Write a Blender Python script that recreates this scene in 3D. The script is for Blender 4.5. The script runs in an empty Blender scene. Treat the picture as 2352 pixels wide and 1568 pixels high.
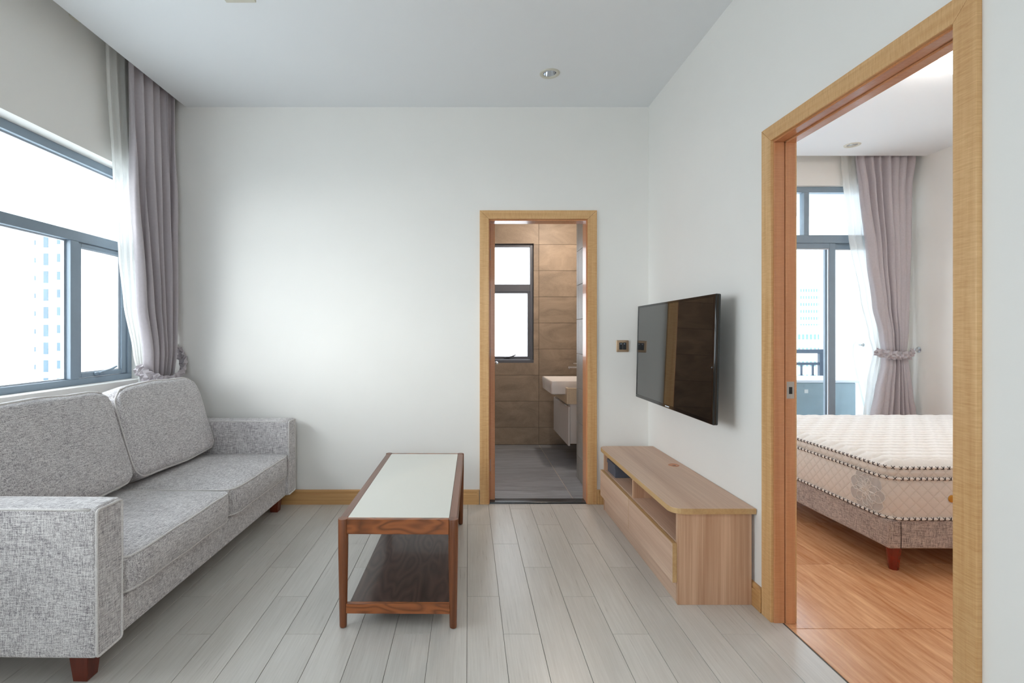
import bpy, bmesh, math, random
from mathutils import Vector, Matrix, noise as mnoise

R = random.Random(7)
sc = bpy.context.scene
PI = math.pi
rad = math.radians

# ------------------------------------------------------------------ camera
cam_d = bpy.data.cameras.new('camera')
cam = bpy.data.objects.new('camera', cam_d)
sc.collection.objects.link(cam)
cam.location = (0, 0, 1.25)
cam.rotation_euler = (PI / 2, 0, 0)
cam_d.sensor_width = 36
cam_d.lens = 17.71
cam_d.shift_x = 100 / 2352
cam_d.shift_y = -17 / 2352
cam_d.clip_start = 0.02
cam_d.clip_end = 800
sc.camera = cam

# ------------------------------------------------------------------ world, exposure
sc.view_settings.view_transform = 'Standard'
sc.view_settings.look = 'None'
sc.view_settings.gamma = 1
sc.view_settings.use_curve_mapping = False
sc.view_settings.exposure = -0.09
w = bpy.data.worlds.new('hazy_sky')
sc.world = w
w.use_nodes = True
bgn = w.node_tree.nodes['Background']
bgn.inputs[0].default_value = (0.90, 0.948, 1.0, 1)
bgn.inputs[1].default_value = 5.4
sc.cycles.max_bounces = 14
sc.cycles.diffuse_bounces = 10
sc.cycles.glossy_bounces = 5
sc.cycles.transparent_max_bounces = 16
sc.cycles.sample_clamp_indirect = 8
sc.cycles.use_denoising = True

# hazy low sun behind thin cloud: a very wide, soft source
sun_d = bpy.data.lights.new('hazy_sun', 'SUN')
sun_d.energy = 3.6; sun_d.angle = rad(48); sun_d.color = (1.0, 0.98, 0.955)
sun = bpy.data.objects.new('hazy_sun', sun_d); sc.collection.objects.link(sun)
sun.rotation_euler = Vector((0.72, 0.62, -0.16)).to_track_quat('-Z', 'Y').to_euler()

def portal(name, loc, rot, sx, sy):
    l = bpy.data.lights.new(name, 'AREA')
    l.shape = 'RECTANGLE'
    l.size = sx; l.size_y = sy
    l.cycles.is_portal = True
    o = bpy.data.objects.new(name, l)
    sc.collection.objects.link(o)
    o.location = loc; o.rotation_euler = rot
    return o
portal('portal_living', (-2.44, 2.0, 1.64), (0, -PI / 2, 0), 1.45, 3.15)
portal('portal_rear', (-0.3, -2.72, 1.575), (PI / 2, 0, 0), 1.8, 1.65)
portal('portal_bedroom', (2.82, 5.07, 1.35), (-PI / 2, 0, 0), 2.7, 2.75)
portal('portal_bathroom', (0.42, 5.86, 1.6), (-PI / 2, 0, 0), 0.7, 1.4)

# ------------------------------------------------------------------ materials
def srgb(r, g, b):
    f = lambda c: (c / 255 / 12.92) if c <= 10 else ((c / 255 + 0.055) / 1.055) ** 2.4
    return (f(r), f(g), f(b), 1)

class NT:
    def __init__(s, name):
        s.m = bpy.data.materials.new(name); s.m.use_nodes = True
        s.t = s.m.node_tree; s.n = s.t.nodes; s.p = s.n['Principled BSDF']
    def add(s, typ, **kw):
        n = s.n.new(typ)
        for k, v in kw.items(): setattr(n, k, v)
        return n
    def link(s, a, b): s.t.links.new(a, b)
    def coord(s, scale=(1, 1, 1), kind='Object', rnd=0.0):
        tc = s.add('ShaderNodeTexCoord')
        mp = s.add('ShaderNodeMapping')
        mp.inputs['Scale'].default_value = scale
        out = tc.outputs[kind]
        if rnd:
            oi = s.add('ShaderNodeObjectInfo')
            mul = s.add('ShaderNodeMath', operation='MULTIPLY'); mul.inputs[1].default_value = rnd
            s.link(oi.outputs['Random'], mul.inputs[0])
            cb = s.add('ShaderNodeCombineXYZ')
            for i in range(3): s.link(mul.outputs[0], cb.inputs[i])
            va = s.add('ShaderNodeVectorMath', operation='ADD')
            s.link(out, va.inputs[0]); s.link(cb.outputs[0], va.inputs[1]); out = va.outputs[0]
        s.link(out, mp.inputs['Vector'])
        return mp.outputs[0]
    def noise(s, vec, scale=1, detail=4, rough=0.5, dist=0.0):
        n = s.add('ShaderNodeTexNoise')
        n.inputs['Scale'].default_value = scale; n.inputs['Detail'].default_value = detail
        n.inputs['Roughness'].default_value = rough; n.inputs['Distortion'].default_value = dist
        s.link(vec, n.inputs['Vector']); return n.outputs['Fac']
    def ramp(s, fac, stops):
        r = s.add('ShaderNodeValToRGB')
        e = r.color_ramp.elements
        while len(e) < len(stops): e.new(0.5)
        for i, (p, c) in enumerate(stops):
            e[i].position = p; e[i].color = c
        s.link(fac, r.inputs[0]); return r.outputs[0]
    def mix(s, fac, a, b, mode='MIX'):
        m = s.add('ShaderNodeMix', data_type='RGBA', blend_type=mode)
        if isinstance(fac, (int, float)): m.inputs[0].default_value = fac
        else: s.link(fac, m.inputs[0])
        for v, i in ((a, 6), (b, 7)):
            if isinstance(v, tuple): m.inputs[i].default_value = v
            else: s.link(v, m.inputs[i])
        return m.outputs[2]
    def math(s, op, a, b=None):
        m = s.add('ShaderNodeMath', operation=op)
        for i, v in enumerate((a, b)):
            if v is None: continue
            if isinstance(v, (int, float)): m.inputs[i].default_value = v
            else: s.link(v, m.inputs[i])
        return m.outputs[0]
    def bump(s, h, strength=0.2, dist=0.002):
        b = s.add('ShaderNodeBump'); b.inputs['Strength'].default_value = strength
        b.inputs['Distance'].default_value = dist
        s.link(h, b.inputs['Height']); s.link(b.outputs[0], s.p.inputs['Normal'])
    def base(s, c):
        if isinstance(c, tuple): s.p.inputs['Base Color'].default_value = c
        else: s.link(c, s.p.inputs['Base Color'])
    def set(s, rough=0.5, metal=0.0, spec=0.5, coat=0.0):
        s.p.inputs['Roughness'].default_value = rough; s.p.inputs['Metallic'].default_value = metal
        s.p.inputs['Specular IOR Level'].default_value = spec; s.p.inputs['Coat Weight'].default_value = coat
        return s

def plain(name, c, rough=0.5, metal=0.0, spec=0.5, coat=0.0, var=0.04, sc_=30, bump=0.0):
    t = NT(name)
    v = t.coord((1, 1, 1))
    f = t.noise(v, sc_, 3)
    d = tuple(x * (1 - var) for x in c[:3]) + (1,)
    l = tuple(min(1, x * (1 + var)) for x in c[:3]) + (1,)
    t.base(t.ramp(f, [(0.3, d), (0.7, l)]))
    t.set(rough, metal, spec, coat)
    if bump: t.bump(f, bump, 0.001)
    return t.m

def wood(name, dark, light, axis='Z', rough=0.45, fig=0.0, freq=70, coat=0.0, rings=0.0, rnd=5.0, contrast=(0.3, 0.7)):
    """procedural wood, grain running along axis; fig = fine cross figure"""
    t = NT(name)
    along = 2.0
    s = {'X': (along, freq, freq), 'Y': (freq, along, freq), 'Z': (freq, freq, along)}[axis]
    v = t.coord(s, rnd=rnd)
    f = t.noise(v, 1, 5, 0.6, 0.3)
    s2 = {'X': (0.5, 9, 9), 'Y': (9, 0.5, 9), 'Z': (9, 9, 0.5)}[axis]
    f2 = t.noise(t.coord(s2, rnd=rnd), 1, 2, 0.5, 0.8)
    a = t.math('ADD', t.math('MULTIPLY', f, 0.45), t.math('MULTIPLY', f2, 0.55))
    if rings:
        s4 = {'X': (5, 16, 16), 'Y': (12, 2.6, 12), 'Z': (16, 16, 5)}[axis]
        n4 = t.noise(t.coord(s4, rnd=rnd), 1, 1, 0.4, 0.2)
        wv = t.math('PINGPONG', t.math('MULTIPLY', n4, 15.0), 1.0)
        a = t.math('ADD', t.math('MULTIPLY', a, 1 - rings), t.math('MULTIPLY', wv, rings))
    if fig:
        k = 320
        s3 = {'X': (k, 25, 25), 'Y': (25, k, 25), 'Z': (25, 25, k)}[axis]
        f3 = t.noise(t.coord(s3, rnd=rnd), 1, 3, 0.6)
        a = t.math('ADD', t.math('MULTIPLY', a, 1 - fig), t.math('MULTIPLY', f3, fig))
    t.base(t.ramp(a, [(contrast[0], dark), (contrast[1], light)]))
    t.set(rough, 0, 0.4, coat)
    t.bump(f, 0.12, 0.0006)
    return t.m

def heather(name, dark, light, k=1.0):
    t = NT(name)
    hi, lo = 420 * k, 34 * k
    fs = [t.noise(t.coord(s), 1, 2, 0.6) for s in ((lo, hi, hi), (hi, lo, hi), (hi, hi, lo))]
    a = t.math('ADD', t.math('ADD', fs[0], fs[1]), fs[2])
    a = t.math('DIVIDE', a, 3.0)
    big = t.noise(t.coord((9, 9, 9)), 1, 3)
    a = t.math('ADD', a, t.math('MULTIPLY', t.math('SUBTRACT', big, 0.5), 0.05))
    t.base(t.ramp(a, [(0.41, dark), (0.57, light)]))
    t.set(0.9, 0, 0.15)
    t.p.inputs['Sheen Weight'].default_value = 0.25
    t.bump(a, 0.5, 0.002)
    return t.m

def glass(name, tint=(1, 1, 1, 1), refl=0.06):
    t = NT(name)
    t.n.remove(t.p)
    tr = t.add('ShaderNodeBsdfTransparent'); tr.inputs[0].default_value = tint
    gl = t.add('ShaderNodeBsdfGlossy'); gl.inputs['Roughness'].default_value = 0.02
    lw = t.add('ShaderNodeLayerWeight'); lw.inputs[0].default_value = 0.5
    fr = t.math('ADD', t.math('MULTIPLY', t.math('POWER', lw.outputs['Facing'], 5.0), 0.9), 0.04)
    mx = t.add('ShaderNodeMixShader')
    t.link(fr, mx.inputs[0]); t.link(tr.outputs[0], mx.inputs[1]); t.link(gl.outputs[0], mx.inputs[2])
    t.link(mx.outputs[0], t.n['Material Output'].inputs[0])
    return t.m

def thin(name, c, transp, transl):
    """thin cloth or frosted sheet: diffuse + translucent + transparent"""
    t = NT(name); t.n.remove(t.p)
    d = t.add('ShaderNodeBsdfDiffuse'); tl = t.add('ShaderNodeBsdfTranslucent'); tr = t.add('ShaderNodeBsdfTransparent')
    v = t.coord((300, 300, 300)); f = t.noise(v, 1, 2)
    col = t.ramp(f, [(0.2, tuple(x * 0.93 for x in c[:3]) + (1,)), (0.8, c)])
    t.link(col, d.inputs[0]); t.link(col, tl.inputs[0])
    m1 = t.add('ShaderNodeMixShader'); m1.inputs[0].default_value = transl
    t.link(d.outputs[0], m1.inputs[1]); t.link(tl.outputs[0], m1.inputs[2])
    m2 = t.add('ShaderNodeMixShader'); m2.inputs[0].default_value = transp
    t.link(m1.outputs[0], m2.inputs[1]); t.link(tr.outputs[0], m2.inputs[2])
    t.link(m2.outputs[0], t.n['Material Output'].inputs[0])
    return t.m

def plank_mat(name, dark, light, axis, rough, rnd_amt=0.08, freq=90, contrast=(0.3, 0.72), big=0.4):
    t = NT(name)
    along = 4.0
    s = (freq, along, freq) if axis == 'Y' else (along, freq, freq)
    f = t.noise(t.coord(s, rnd=9.0), 1, 6, 0.65, 0.2)
    s2 = (5, 1.2, 5) if axis == 'Y' else (1.2, 5, 5)
    f2 = t.noise(t.coord(s2, rnd=9.0), 1, 3, 0.5, 0.5)
    a = t.math('ADD', t.math('MULTIPLY', f, 1 - big), t.math('MULTIPLY', f2, big))
    col = t.ramp(a, [(contrast[0], dark), (contrast[1], light)])
    oi = t.add('ShaderNodeObjectInfo')
    mr = t.add('ShaderNodeMapRange'); mr.inputs['To Min'].default_value = 1 - rnd_amt; mr.inputs['To Max'].default_value = 1 + rnd_amt
    t.link(oi.outputs['Random'], mr.inputs['Value'])
    hs = t.add('ShaderNodeHueSaturation'); t.link(mr.outputs[0], hs.inputs['Value']); t.link(col, hs.inputs['Color'])
    t.base(hs.outputs[0]); t.set(rough, 0, 0.5)
    t.link(t.math('ADD', t.math('MULTIPLY', f, 0.16), rough - 0.08), t.p.inputs['Roughness'])
    t.bump(f, 0.18, 0.0012)
    return t.m

M = {}
M['wall'] = plain('wall_paint', srgb(236, 234, 230), 0.65, spec=0.25, var=0.008, sc_=3)
M['ceil'] = plain('ceiling_paint', srgb(232, 234, 236), 0.85, spec=0.1, var=0.006, sc_=2)
M['oak_z'] = wood('golden_veneer_upright', srgb(190, 140, 86), srgb(228, 188, 136), 'Z', 0.4, 0.33, 60, contrast=(0.36, 0.66))
M['oak_x'] = wood('golden_veneer_across', srgb(190, 140, 86), srgb(228, 188, 136), 'X', 0.4, 0.33, 60, contrast=(0.36, 0.66))
M['oak_y'] = wood('golden_veneer_deep', srgb(190, 140, 86), srgb(228, 188, 136), 'Y', 0.4, 0.33, 60, contrast=(0.36, 0.66))
M['jamb_z'] = wood('orange_jamb_upright', srgb(184, 120, 78), srgb(214, 154, 110), 'Z', 0.28, 0.3, 60, coat=0.3, contrast=(0.36, 0.66))
M['jamb_x'] = wood('orange_jamb_across', srgb(184, 120, 78), srgb(214, 154, 110), 'X', 0.22, 0.3, 60, coat=0.3, contrast=(0.36, 0.66))
M['jamb_y'] = wood('orange_jamb_deep', srgb(184, 120, 78), srgb(214, 154, 110), 'Y', 0.22, 0.3, 60, coat=0.3, contrast=(0.36, 0.66))
M['base_x'] = wood('baseboard_wood_across', srgb(184, 136, 84), srgb(214, 170, 116), 'X', 0.42, 0, 90, contrast=(0.36, 0.66))
M['base_y'] = wood('baseboard_wood_deep', srgb(184, 136, 84), srgb(214, 170, 116), 'Y', 0.42, 0, 90, contrast=(0.36, 0.66))
M['console_y'] = wood('console_laminate_deep', srgb(192, 156, 132), srgb(222, 192, 168), 'Y', 0.42, 0, 130, contrast=(0.36, 0.66))
M['console_z'] = wood('console_laminate_upright', srgb(184, 142, 112), srgb(216, 178, 148), 'Z', 0.42, 0, 130, contrast=(0.38, 0.62))
M['console_edge'] = wood('console_edge_band', srgb(184, 146, 100), srgb(206, 170, 122), 'Y', 0.45, 0, 90, contrast=(0.36, 0.66))
M['walnut_z'] = wood('brown_wood_upright', srgb(62, 33, 18), srgb(140, 82, 48), 'Z', 0.35, 0, 60, coat=0.15, contrast=(0.34, 0.68))
M['walnut_x'] = wood('brown_wood_across', srgb(70, 36, 18), srgb(158, 92, 50), 'X', 0.35, 0, 60, coat=0.15, rings=0.4, contrast=(0.12, 0.6))
M['walnut_y'] = wood('brown_wood_deep', srgb(96, 58, 40), srgb(140, 92, 68), 'Y', 0.32, 0, 60, coat=0.15, contrast=(0.34, 0.68))
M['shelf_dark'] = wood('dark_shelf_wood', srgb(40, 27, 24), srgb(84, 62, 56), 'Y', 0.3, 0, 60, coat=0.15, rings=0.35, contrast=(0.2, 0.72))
M['white_glass'] = plain('painted_white_glass', srgb(222, 222, 214), 0.12, spec=0.5, var=0.004, sc_=4)
M['sofa'] = heather('grey_heather_fabric', srgb(126, 119, 124), srgb(230, 226, 225))
M['pipe_f'] = plain('sofa_piping_fabric', srgb(214, 210, 208), 0.9, spec=0.1, var=0.12, sc_=200)
M['bedfab'] = heather('taupe_heather_fabric', srgb(108, 94, 92), srgb(210, 196, 188), 1.0)
M['redleg'] = plain('red_mahogany', srgb(126, 30, 12), 0.2, coat=0.5, var=0.15, sc_=20)
M['sofaleg'] = wood('dark_red_leg_wood', srgb(78, 30, 18), srgb(120, 52, 34), 'Z', 0.35, 0, 60)
M['mat_top'] = plain('quilted_knit_white', srgb(240, 236, 232), 0.9, spec=0.1, var=0.03, sc_=60)
M['frame'] = plain('grey_blue_aluminium', srgb(134, 150, 164), 0.42, 0.0, 0.5, var=0.03, sc_=12)
M['frame_dk'] = plain('dark_grey_aluminium', srgb(96, 98, 106), 0.42, 0.0, 0.5, var=0.03, sc_=12)
M['seal'] = plain('silver_glazing_bead', srgb(196, 200, 206), 0.4, 0.3, var=0.02)
M['glass'] = glass('window_glass', (0.96, 0.99, 1, 1))
M['frost'] = thin('frosted_glass', (0.95, 0.97, 0.98, 1), 0.55, 0.9)
M['curtain'] = plain('mauve_grey_satin', srgb(182, 174, 178), 0.5, spec=0.3, var=0.03, sc_=60)
M['curtain'].node_tree.nodes['Principled BSDF'].inputs['Sheen Weight'].default_value = 0.3
M['sheer'] = thin('white_voile', (0.93, 0.93, 0.91, 1), 0.45, 0.5)
M['plank'] = plank_mat('grey_wood_tile', srgb(190, 185, 178), srgb(216, 212, 206), 'Y', 0.30, 0.05, 140)
M['grout'] = plain('dark_grout', srgb(96, 92, 88), 0.9, var=0.1, sc_=40)
M['bedplank'] = plank_mat('orange_wood_tile', srgb(184, 122, 78), srgb(232, 180, 136), 'Y', 0.23, 0.05, 40, (0.34, 0.68), 0.3)
M['bedgrout'] = plain('tan_grout', srgb(150, 110, 86), 0.9, var=0.1, sc_=40)
M['bathfloor'] = plank_mat('slate_floor_tile', srgb(118, 120, 125), srgb(158, 162, 168), 'X', 0.35, 0.06, 26, (0.35, 0.65), 0.3)
M['bathgrout'] = plain('pale_grout', srgb(196, 182, 168), 0.9, var=0.1, sc_=40)
M['bathgroutw'] = plain('brown_grout', srgb(58, 48, 40), 0.9, var=0.1, sc_=40)
M['threshold'] = plain('black_granite', srgb(48, 50, 54), 0.25, spec=0.6, var=0.6, sc_=400)
M['chrome'] = plain('polished_chrome', srgb(220, 222, 226), 0.08, 1.0, var=0.0)
M['steel'] = plain('brushed_steel', srgb(176, 174, 170), 0.35, 1.0, var=0.03)
M['ceramic'] = plain('white_ceramic', srgb(240, 234, 230), 0.1, spec=0.6, var=0.004, sc_=4)
M['quartz'] = plain('cream_quartz', srgb(226, 208, 182), 0.3, var=0.08, sc_=180)
M['lacquer'] = plain('white_lacquer', srgb(226, 222, 220), 0.25, var=0.006, sc_=5)
M['bronze'] = plain('bronze_plate', srgb(176, 148, 120), 0.35, 0.6, var=0.04, sc_=60)
M['black'] = plain('black_plastic', srgb(14, 14, 15), 0.3, var=0.05)
M['bezel'] = plain('glossy_black_bezel', srgb(10, 11, 13), 0.08, spec=0.7, var=0.02)
M['screen'] = plain('dark_screen_glass', srgb(12, 12, 13), 0.03, spec=0.9, var=0.0)
M['screen'].node_tree.nodes['Principled BSDF'].inputs['IOR'].default_value = 1.9
M['box'] = plain('slate_blue_card', srgb(84, 88, 100), 0.6, var=0.05)
M['cream'] = plain('cream_plastic', srgb(206, 202, 188), 0.5, var=0.02)
M['white_pl'] = plain('white_plastic', srgb(226, 226, 222), 0.4, var=0.02)
M['gold'] = plain('gold_button', srgb(206, 150, 62), 0.35, 0.6, var=0.05)
M['darkthread'] = plain('dark_brown_thread', srgb(52, 40, 42), 0.9, var=0.1)
M['print'] = plain('grey_flower_print', srgb(196, 192, 190), 0.9, spec=0.1, var=0.02)
M['printline'] = plain('pale_flower_line', srgb(238, 235, 232), 0.9, spec=0.1, var=0.02)
M['orange_pl'] = plain('tan_grommet_plastic', srgb(196, 128, 88), 0.4, var=0.03)
M['led'] = plain('white_indicator', srgb(220, 230, 240), 0.4, var=0.0)
M['ext_wall'] = plain('pale_render', srgb(225, 228, 228), 0.9, spec=0.1, var=0.02, sc_=1)
M['ext_glass'] = plain('distant_window_glass', srgb(62, 88, 104), 0.3, var=0.2, sc_=0.3)
M['ext_teal'] = plain('distant_curtain_glass', srgb(84, 116, 122), 0.3, var=0.1, sc_=0.3)
M['ext_roof'] = plain('distant_roof', srgb(205, 203, 203), 0.8, var=0.1, sc_=0.3)
M['balc'] = plain('balcony_wall_paint', srgb(225, 230, 236), 0.8, spec=0.1, var=0.02, sc_=2)
M['rail'] = plain('balcony_rail_grey', srgb(70, 84, 100), 0.5, var=0.08)
M['washer'] = plain('teal_grey_sheet', srgb(146, 166, 174), 0.5, var=0.06, sc_=8)

def glow(name, c, k):
    t = NT(name); t.base(c); t.p.inputs['Emission Color'].default_value = c; t.p.inputs['Emission Strength'].default_value = k
    return t.m
M['lampglow'] = glow('warm_lamp_glass', (1.0, 0.96, 0.92, 1), 22)
M['bathglow'] = glow('warm_bathroom_lamp', (1.0, 0.87, 0.74, 1), 400)

def mattress_side_mat():
    t = NT('quilted_knit_side')
    tc = t.add('ShaderNodeTexCoord')
    sp = t.add('ShaderNodeSeparateXYZ'); t.link(tc.outputs['Object'], sp.inputs[0])
    u = t.math('SUBTRACT', sp.outputs[0], sp.outputs[1])
    z = sp.outputs[2]
    k = PI / 0.062
    a = t.math('ABSOLUTE', t.math('SINE', t.math('MULTIPLY', t.math('ADD', u, z), k)))
    b = t.math('ABSOLUTE', t.math('SINE', t.math('MULTIPLY', t.math('SUBTRACT', u, z), k)))
    mn = t.math('MINIMUM', a, b)
    h = t.math('POWER', mn, 0.5)
    fine = t.noise(t.coord((60, 60, 900)), 1, 2)
    col = t.ramp(h, [(0.0, srgb(206, 196, 188)), (0.35, srgb(226, 218, 210)), (1.0, srgb(230, 222, 215))])
    t.base(t.mix(0.12, col, t.ramp(fine, [(0.3, srgb(190, 182, 176)), (0.7, srgb(244, 238, 232))])))
    t.set(0.9, 0, 0.1)
    t.bump(h, 0.35, 0.006)
    return t.m
M['mat_side'] = mattress_side_mat()

def stone_mat():
    t = NT('brown_stone_tile')
    f = t.noise(t.coord((2.6, 3, 5), rnd=7.0), 1, 6, 0.65, 0.9)
    g = t.noise(t.coord((160, 160, 160), rnd=7.0), 1, 3, 0.7)
    a = t.math('ADD', t.math('MULTIPLY', f, 0.7), t.math('MULTIPLY', g, 0.3))
    col = t.ramp(a, [(0.32, srgb(128, 113, 98)), (0.68, srgb(176, 155, 134))])
    oi = t.add('ShaderNodeObjectInfo')
    mr = t.add('ShaderNodeMapRange'); mr.inputs['To Min'].default_value = 0.93; mr.inputs['To Max'].default_value = 1.07
    t.link(oi.outputs['Random'], mr.inputs['Value'])
    hs = t.add('ShaderNodeHueSaturation'); t.link(mr.outputs[0], hs.inputs['Value']); t.link(col, hs.inputs['Color'])
    t.base(hs.outputs[0]); t.set(0.5, 0, 0.4); t.bump(a, 0.25, 0.003)
    return t.m
M['stone'] = stone_mat()
M['stone_grey'] = plank_mat('grey_stone_tile', srgb(140, 138, 132), srgb(178, 176, 172), 'X', 0.4, 0.06, 60, (0.3, 0.7), 0.5)

# ------------------------------------------------------------------ mesh helpers
COLL = sc.collection
ORG = {}

def obj(name, bm, mat, parent=None, smooth=False, loc=None, auto=None):
    """links bm (world coordinates, or the parent's frame when the parent is flagged local) as one mesh object"""
    o_parent = ORG.get(parent.name, Vector((0, 0, 0))) if parent else Vector((0, 0, 0))
    off = Vector(loc) if loc is not None else (o_parent if parent else Vector((0, 0, 0)))
    if off.length > 0:
        bmesh.ops.translate(bm, verts=bm.verts, vec=-off)
    bmesh.ops.recalc_face_normals(bm, faces=bm.faces)
    me = bpy.data.meshes.new(name)
    bm.to_mesh(me); bm.free()
    mats = mat if isinstance(mat, (list, tuple)) else [mat]
    for m in mats: me.materials.append(M[m] if isinstance(m, str) else m)
    if smooth:
        for p in me.polygons: p.use_smooth = True
        if auto is not None:
            try: me.set_sharp_from_angle(angle=rad(auto))
            except Exception: pass
    o = bpy.data.objects.new(name, me)
    COLL.objects.link(o)
    if parent:
        o.parent = parent
        o.location = off - o_parent
    else:
        o.location = off
    ORG[o.name] = off
    return o

def empty(name, loc, rz=0.0, local=False):
    o = bpy.data.objects.new(name, None)
    o.empty_display_size = 0.1
    COLL.objects.link(o)
    o.location = loc; o.rotation_euler = (0, 0, rz)
    ORG[o.name] = Vector((0, 0, 0)) if local else Vector(loc)
    return o

def tag(o, label, cat, group=None):
    o['label'] = label; o['category'] = cat
    if group: o['group'] = group
    return o
def struct(o, label=None):
    o['kind'] = 'structure'
    if label: o['label'] = label
    return o

def abox(bm, x0, x1, y0, y1, z0, z1, bev=0.0, seg=2, mi=0):
    vs = [bm.verts.new(p) for p in ((x0, y0, z0), (x1, y0, z0), (x1, y1, z0), (x0, y1, z0),
                                    (x0, y0, z1), (x1, y0, z1), (x1, y1, z1), (x0, y1, z1))]
    fs = [bm.faces.new([vs[i] for i in q]) for q in
          ((3, 2, 1, 0), (4, 5, 6, 7), (0, 1, 5, 4), (1, 2, 6, 5), (2, 3, 7, 6), (3, 0, 4, 7))]
    for f in fs: f.material_index = mi
    if bev > 0:
        es = list({e for f in fs for e in f.edges})
        bmesh.ops.bevel(bm, geom=es, offset=bev, segments=seg, profile=0.5, affect='EDGES')
    return bm
def box(*a, **k): return abox(bmesh.new(), *a, **k)

def tube(pts, r, n=8, closed=False, bm=None, caps=True, mi=0):
    bm = bm or bmesh.new()
    pts = [Vector(p) for p in pts]
    N = len(pts)
    rr = r if isinstance(r, (list, tuple)) else [r] * N
    rings = []
    up = Vector((0, 0, 1))
    prev = None
    for i, p in enumerate(pts):
        a = pts[(i - 1) % N] if (closed or i > 0) else p
        b = pts[(i + 1) % N] if (closed or i < N - 1) else p
        t = (b - a).normalized()
        if prev is None:
            u = t.cross(up)
            if u.length < 1e-3: u = t.cross(Vector((1, 0, 0)))
        else:
            u = prev - t * prev.dot(t)
        u.normalize(); prev = u
        v = t.cross(u)
        rings.append([bm.verts.new(p + (u * math.cos(2 * PI * k / n) + v * math.sin(2 * PI * k / n)) * rr[i]) for k in range(n)])
    rng = range(N) if closed else range(N - 1)
    for i in rng:
        A, B = rings[i], rings[(i + 1) % N]
        sh = 0
        if closed and i == N - 1:
            best = min(range(n), key=lambda s: sum((A[k].co - B[(k + s) % n].co).length for k in range(n)))
            sh = best
        for k in range(n):
            f = bm.faces.new((A[k], A[(k + 1) % n], B[(k + 1 + sh) % n], B[(k + sh) % n])); f.material_index = mi
    if caps and not closed:
        bm.faces.new(rings[0][::-1]); bm.faces.new(rings[-1])
    return bm

def lathe(prof, c, n=24, axis='Z', bm=None, capends=True):
    """prof: (radius, height) list, revolved about axis through c"""
    bm = bm or bmesh.new()
    c = Vector(c); rings = []
    for r, h in prof:
        ring = []
        for k in range(n):
            a = 2 * PI * k / n; ca, sa = r * math.cos(a), r * math.sin(a)
            p = {'Z': (ca, sa, h), 'X': (h, ca, sa), 'Y': (ca, h, sa)}[axis]
            ring.append(bm.verts.new(c + Vector(p)))
        rings.append(ring)
    for A, B in zip(rings, rings[1:]):
        for k in range(n): bm.faces.new((A[k], A[(k + 1) % n], B[(k + 1) % n], B[k]))
    if capends:
        bm.faces.new(rings[0][::-1]); bm.faces.new(rings[-1])
    return bm

def rbox(c, h, r, deform=None, nin=6, ncor=3, bm=None):
    """rounded box: centre c, half sizes h, corner radius r, optional deform(local point)->point"""
    bm = bm or bmesh.new()
    c = Vector(c)
    def axisvals(s):
        rr = min(r, s * 0.999)
        edge = [rr * (1 - math.tan(PI / 4 * (1 - i / ncor))) for i in range(ncor)]
        v = [-s + e for e in edge] + [-s + rr + (2 * s - 2 * rr) * i / nin for i in range(nin + 1)] + [s - e for e in reversed(edge)]
        return v
    V = [axisvals(s) for s in h]
    cache = {}
    def vert(p):
        key = tuple(round(x, 6) for x in p)
        if key in cache: return cache[key]
        q = Vector([max(-(h[i] - min(r, h[i])), min(h[i] - min(r, h[i]), p[i])) for i in range(3)])
        d = Vector(p) - q
        pp = q + d.normalized() * min(r, min(h)) if d.length > 1e-9 else Vector(p)
        if deform: pp = Vector(deform(pp, Vector(p)))
        v = bm.verts.new(c + pp); cache[key] = v
        return v
    for ax in range(3):
        a, b = [(1, 2), (0, 2), (0, 1)][ax]
        for sgn in (-1, 1):
            for i in range(len(V[a]) - 1):
                for j in range(len(V[b]) - 1):
                    quad = []
                    for (ii, jj) in ((i, j), (i + 1, j), (i + 1, j + 1), (i, j + 1)):
                        p = [0, 0, 0]; p[ax] = sgn * h[ax]; p[a] = V[a][ii]; p[b] = V[b][jj]
                        quad.append(vert(p))
                    if len(set(quad)) == 4:
                        try: bm.faces.new(quad)
                        except ValueError: pass
    return bm

def prism(poly, a0, a1, axis='Y', bm=None):
    """extrude a 2D polygon along axis. axis Y: poly=(x,z); X: poly=(y,z); Z: poly=(x,y)"""
    bm = bm or bmesh.new()
    def P(p, a):
        return {'Y': (p[0], a, p[1]), 'X': (a, p[0], p[1]), 'Z': (p[0], p[1], a)}[axis]
    A = [bm.verts.new(P(p, a0)) for p in poly]; B = [bm.verts.new(P(p, a1)) for p in poly]
    n = len(poly)
    bm.faces.new(A[::-1]); bm.faces.new(B)
    for i in range(n): bm.faces.new((A[i], A[(i + 1) % n], B[(i + 1) % n], B[i]))
    return bm

def rects_minus(rect, holes):
    """rectangle (a0,a1,b0,b1) minus holes -> list of rectangles"""
    out = [rect]
    for h in holes:
        nxt = []
        for r in out:
            a0, a1, b0, b1 = r
            h0, h1, g0, g1 = max(a0, h[0]), min(a1, h[1]), max(b0, h[2]), min(b1, h[3])
            if h0 >= h1 or g0 >= g1: nxt.append(r); continue
            if a0 < h0: nxt.append((a0, h0, b0, b1))
            if h1 < a1: nxt.append((h1, a1, b0, b1))
            if b0 < g0: nxt.append((h0, h1, b0, g0))
            if g1 < b1: nxt.append((h0, h1, g1, b1))
        out = nxt
    return out

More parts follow.
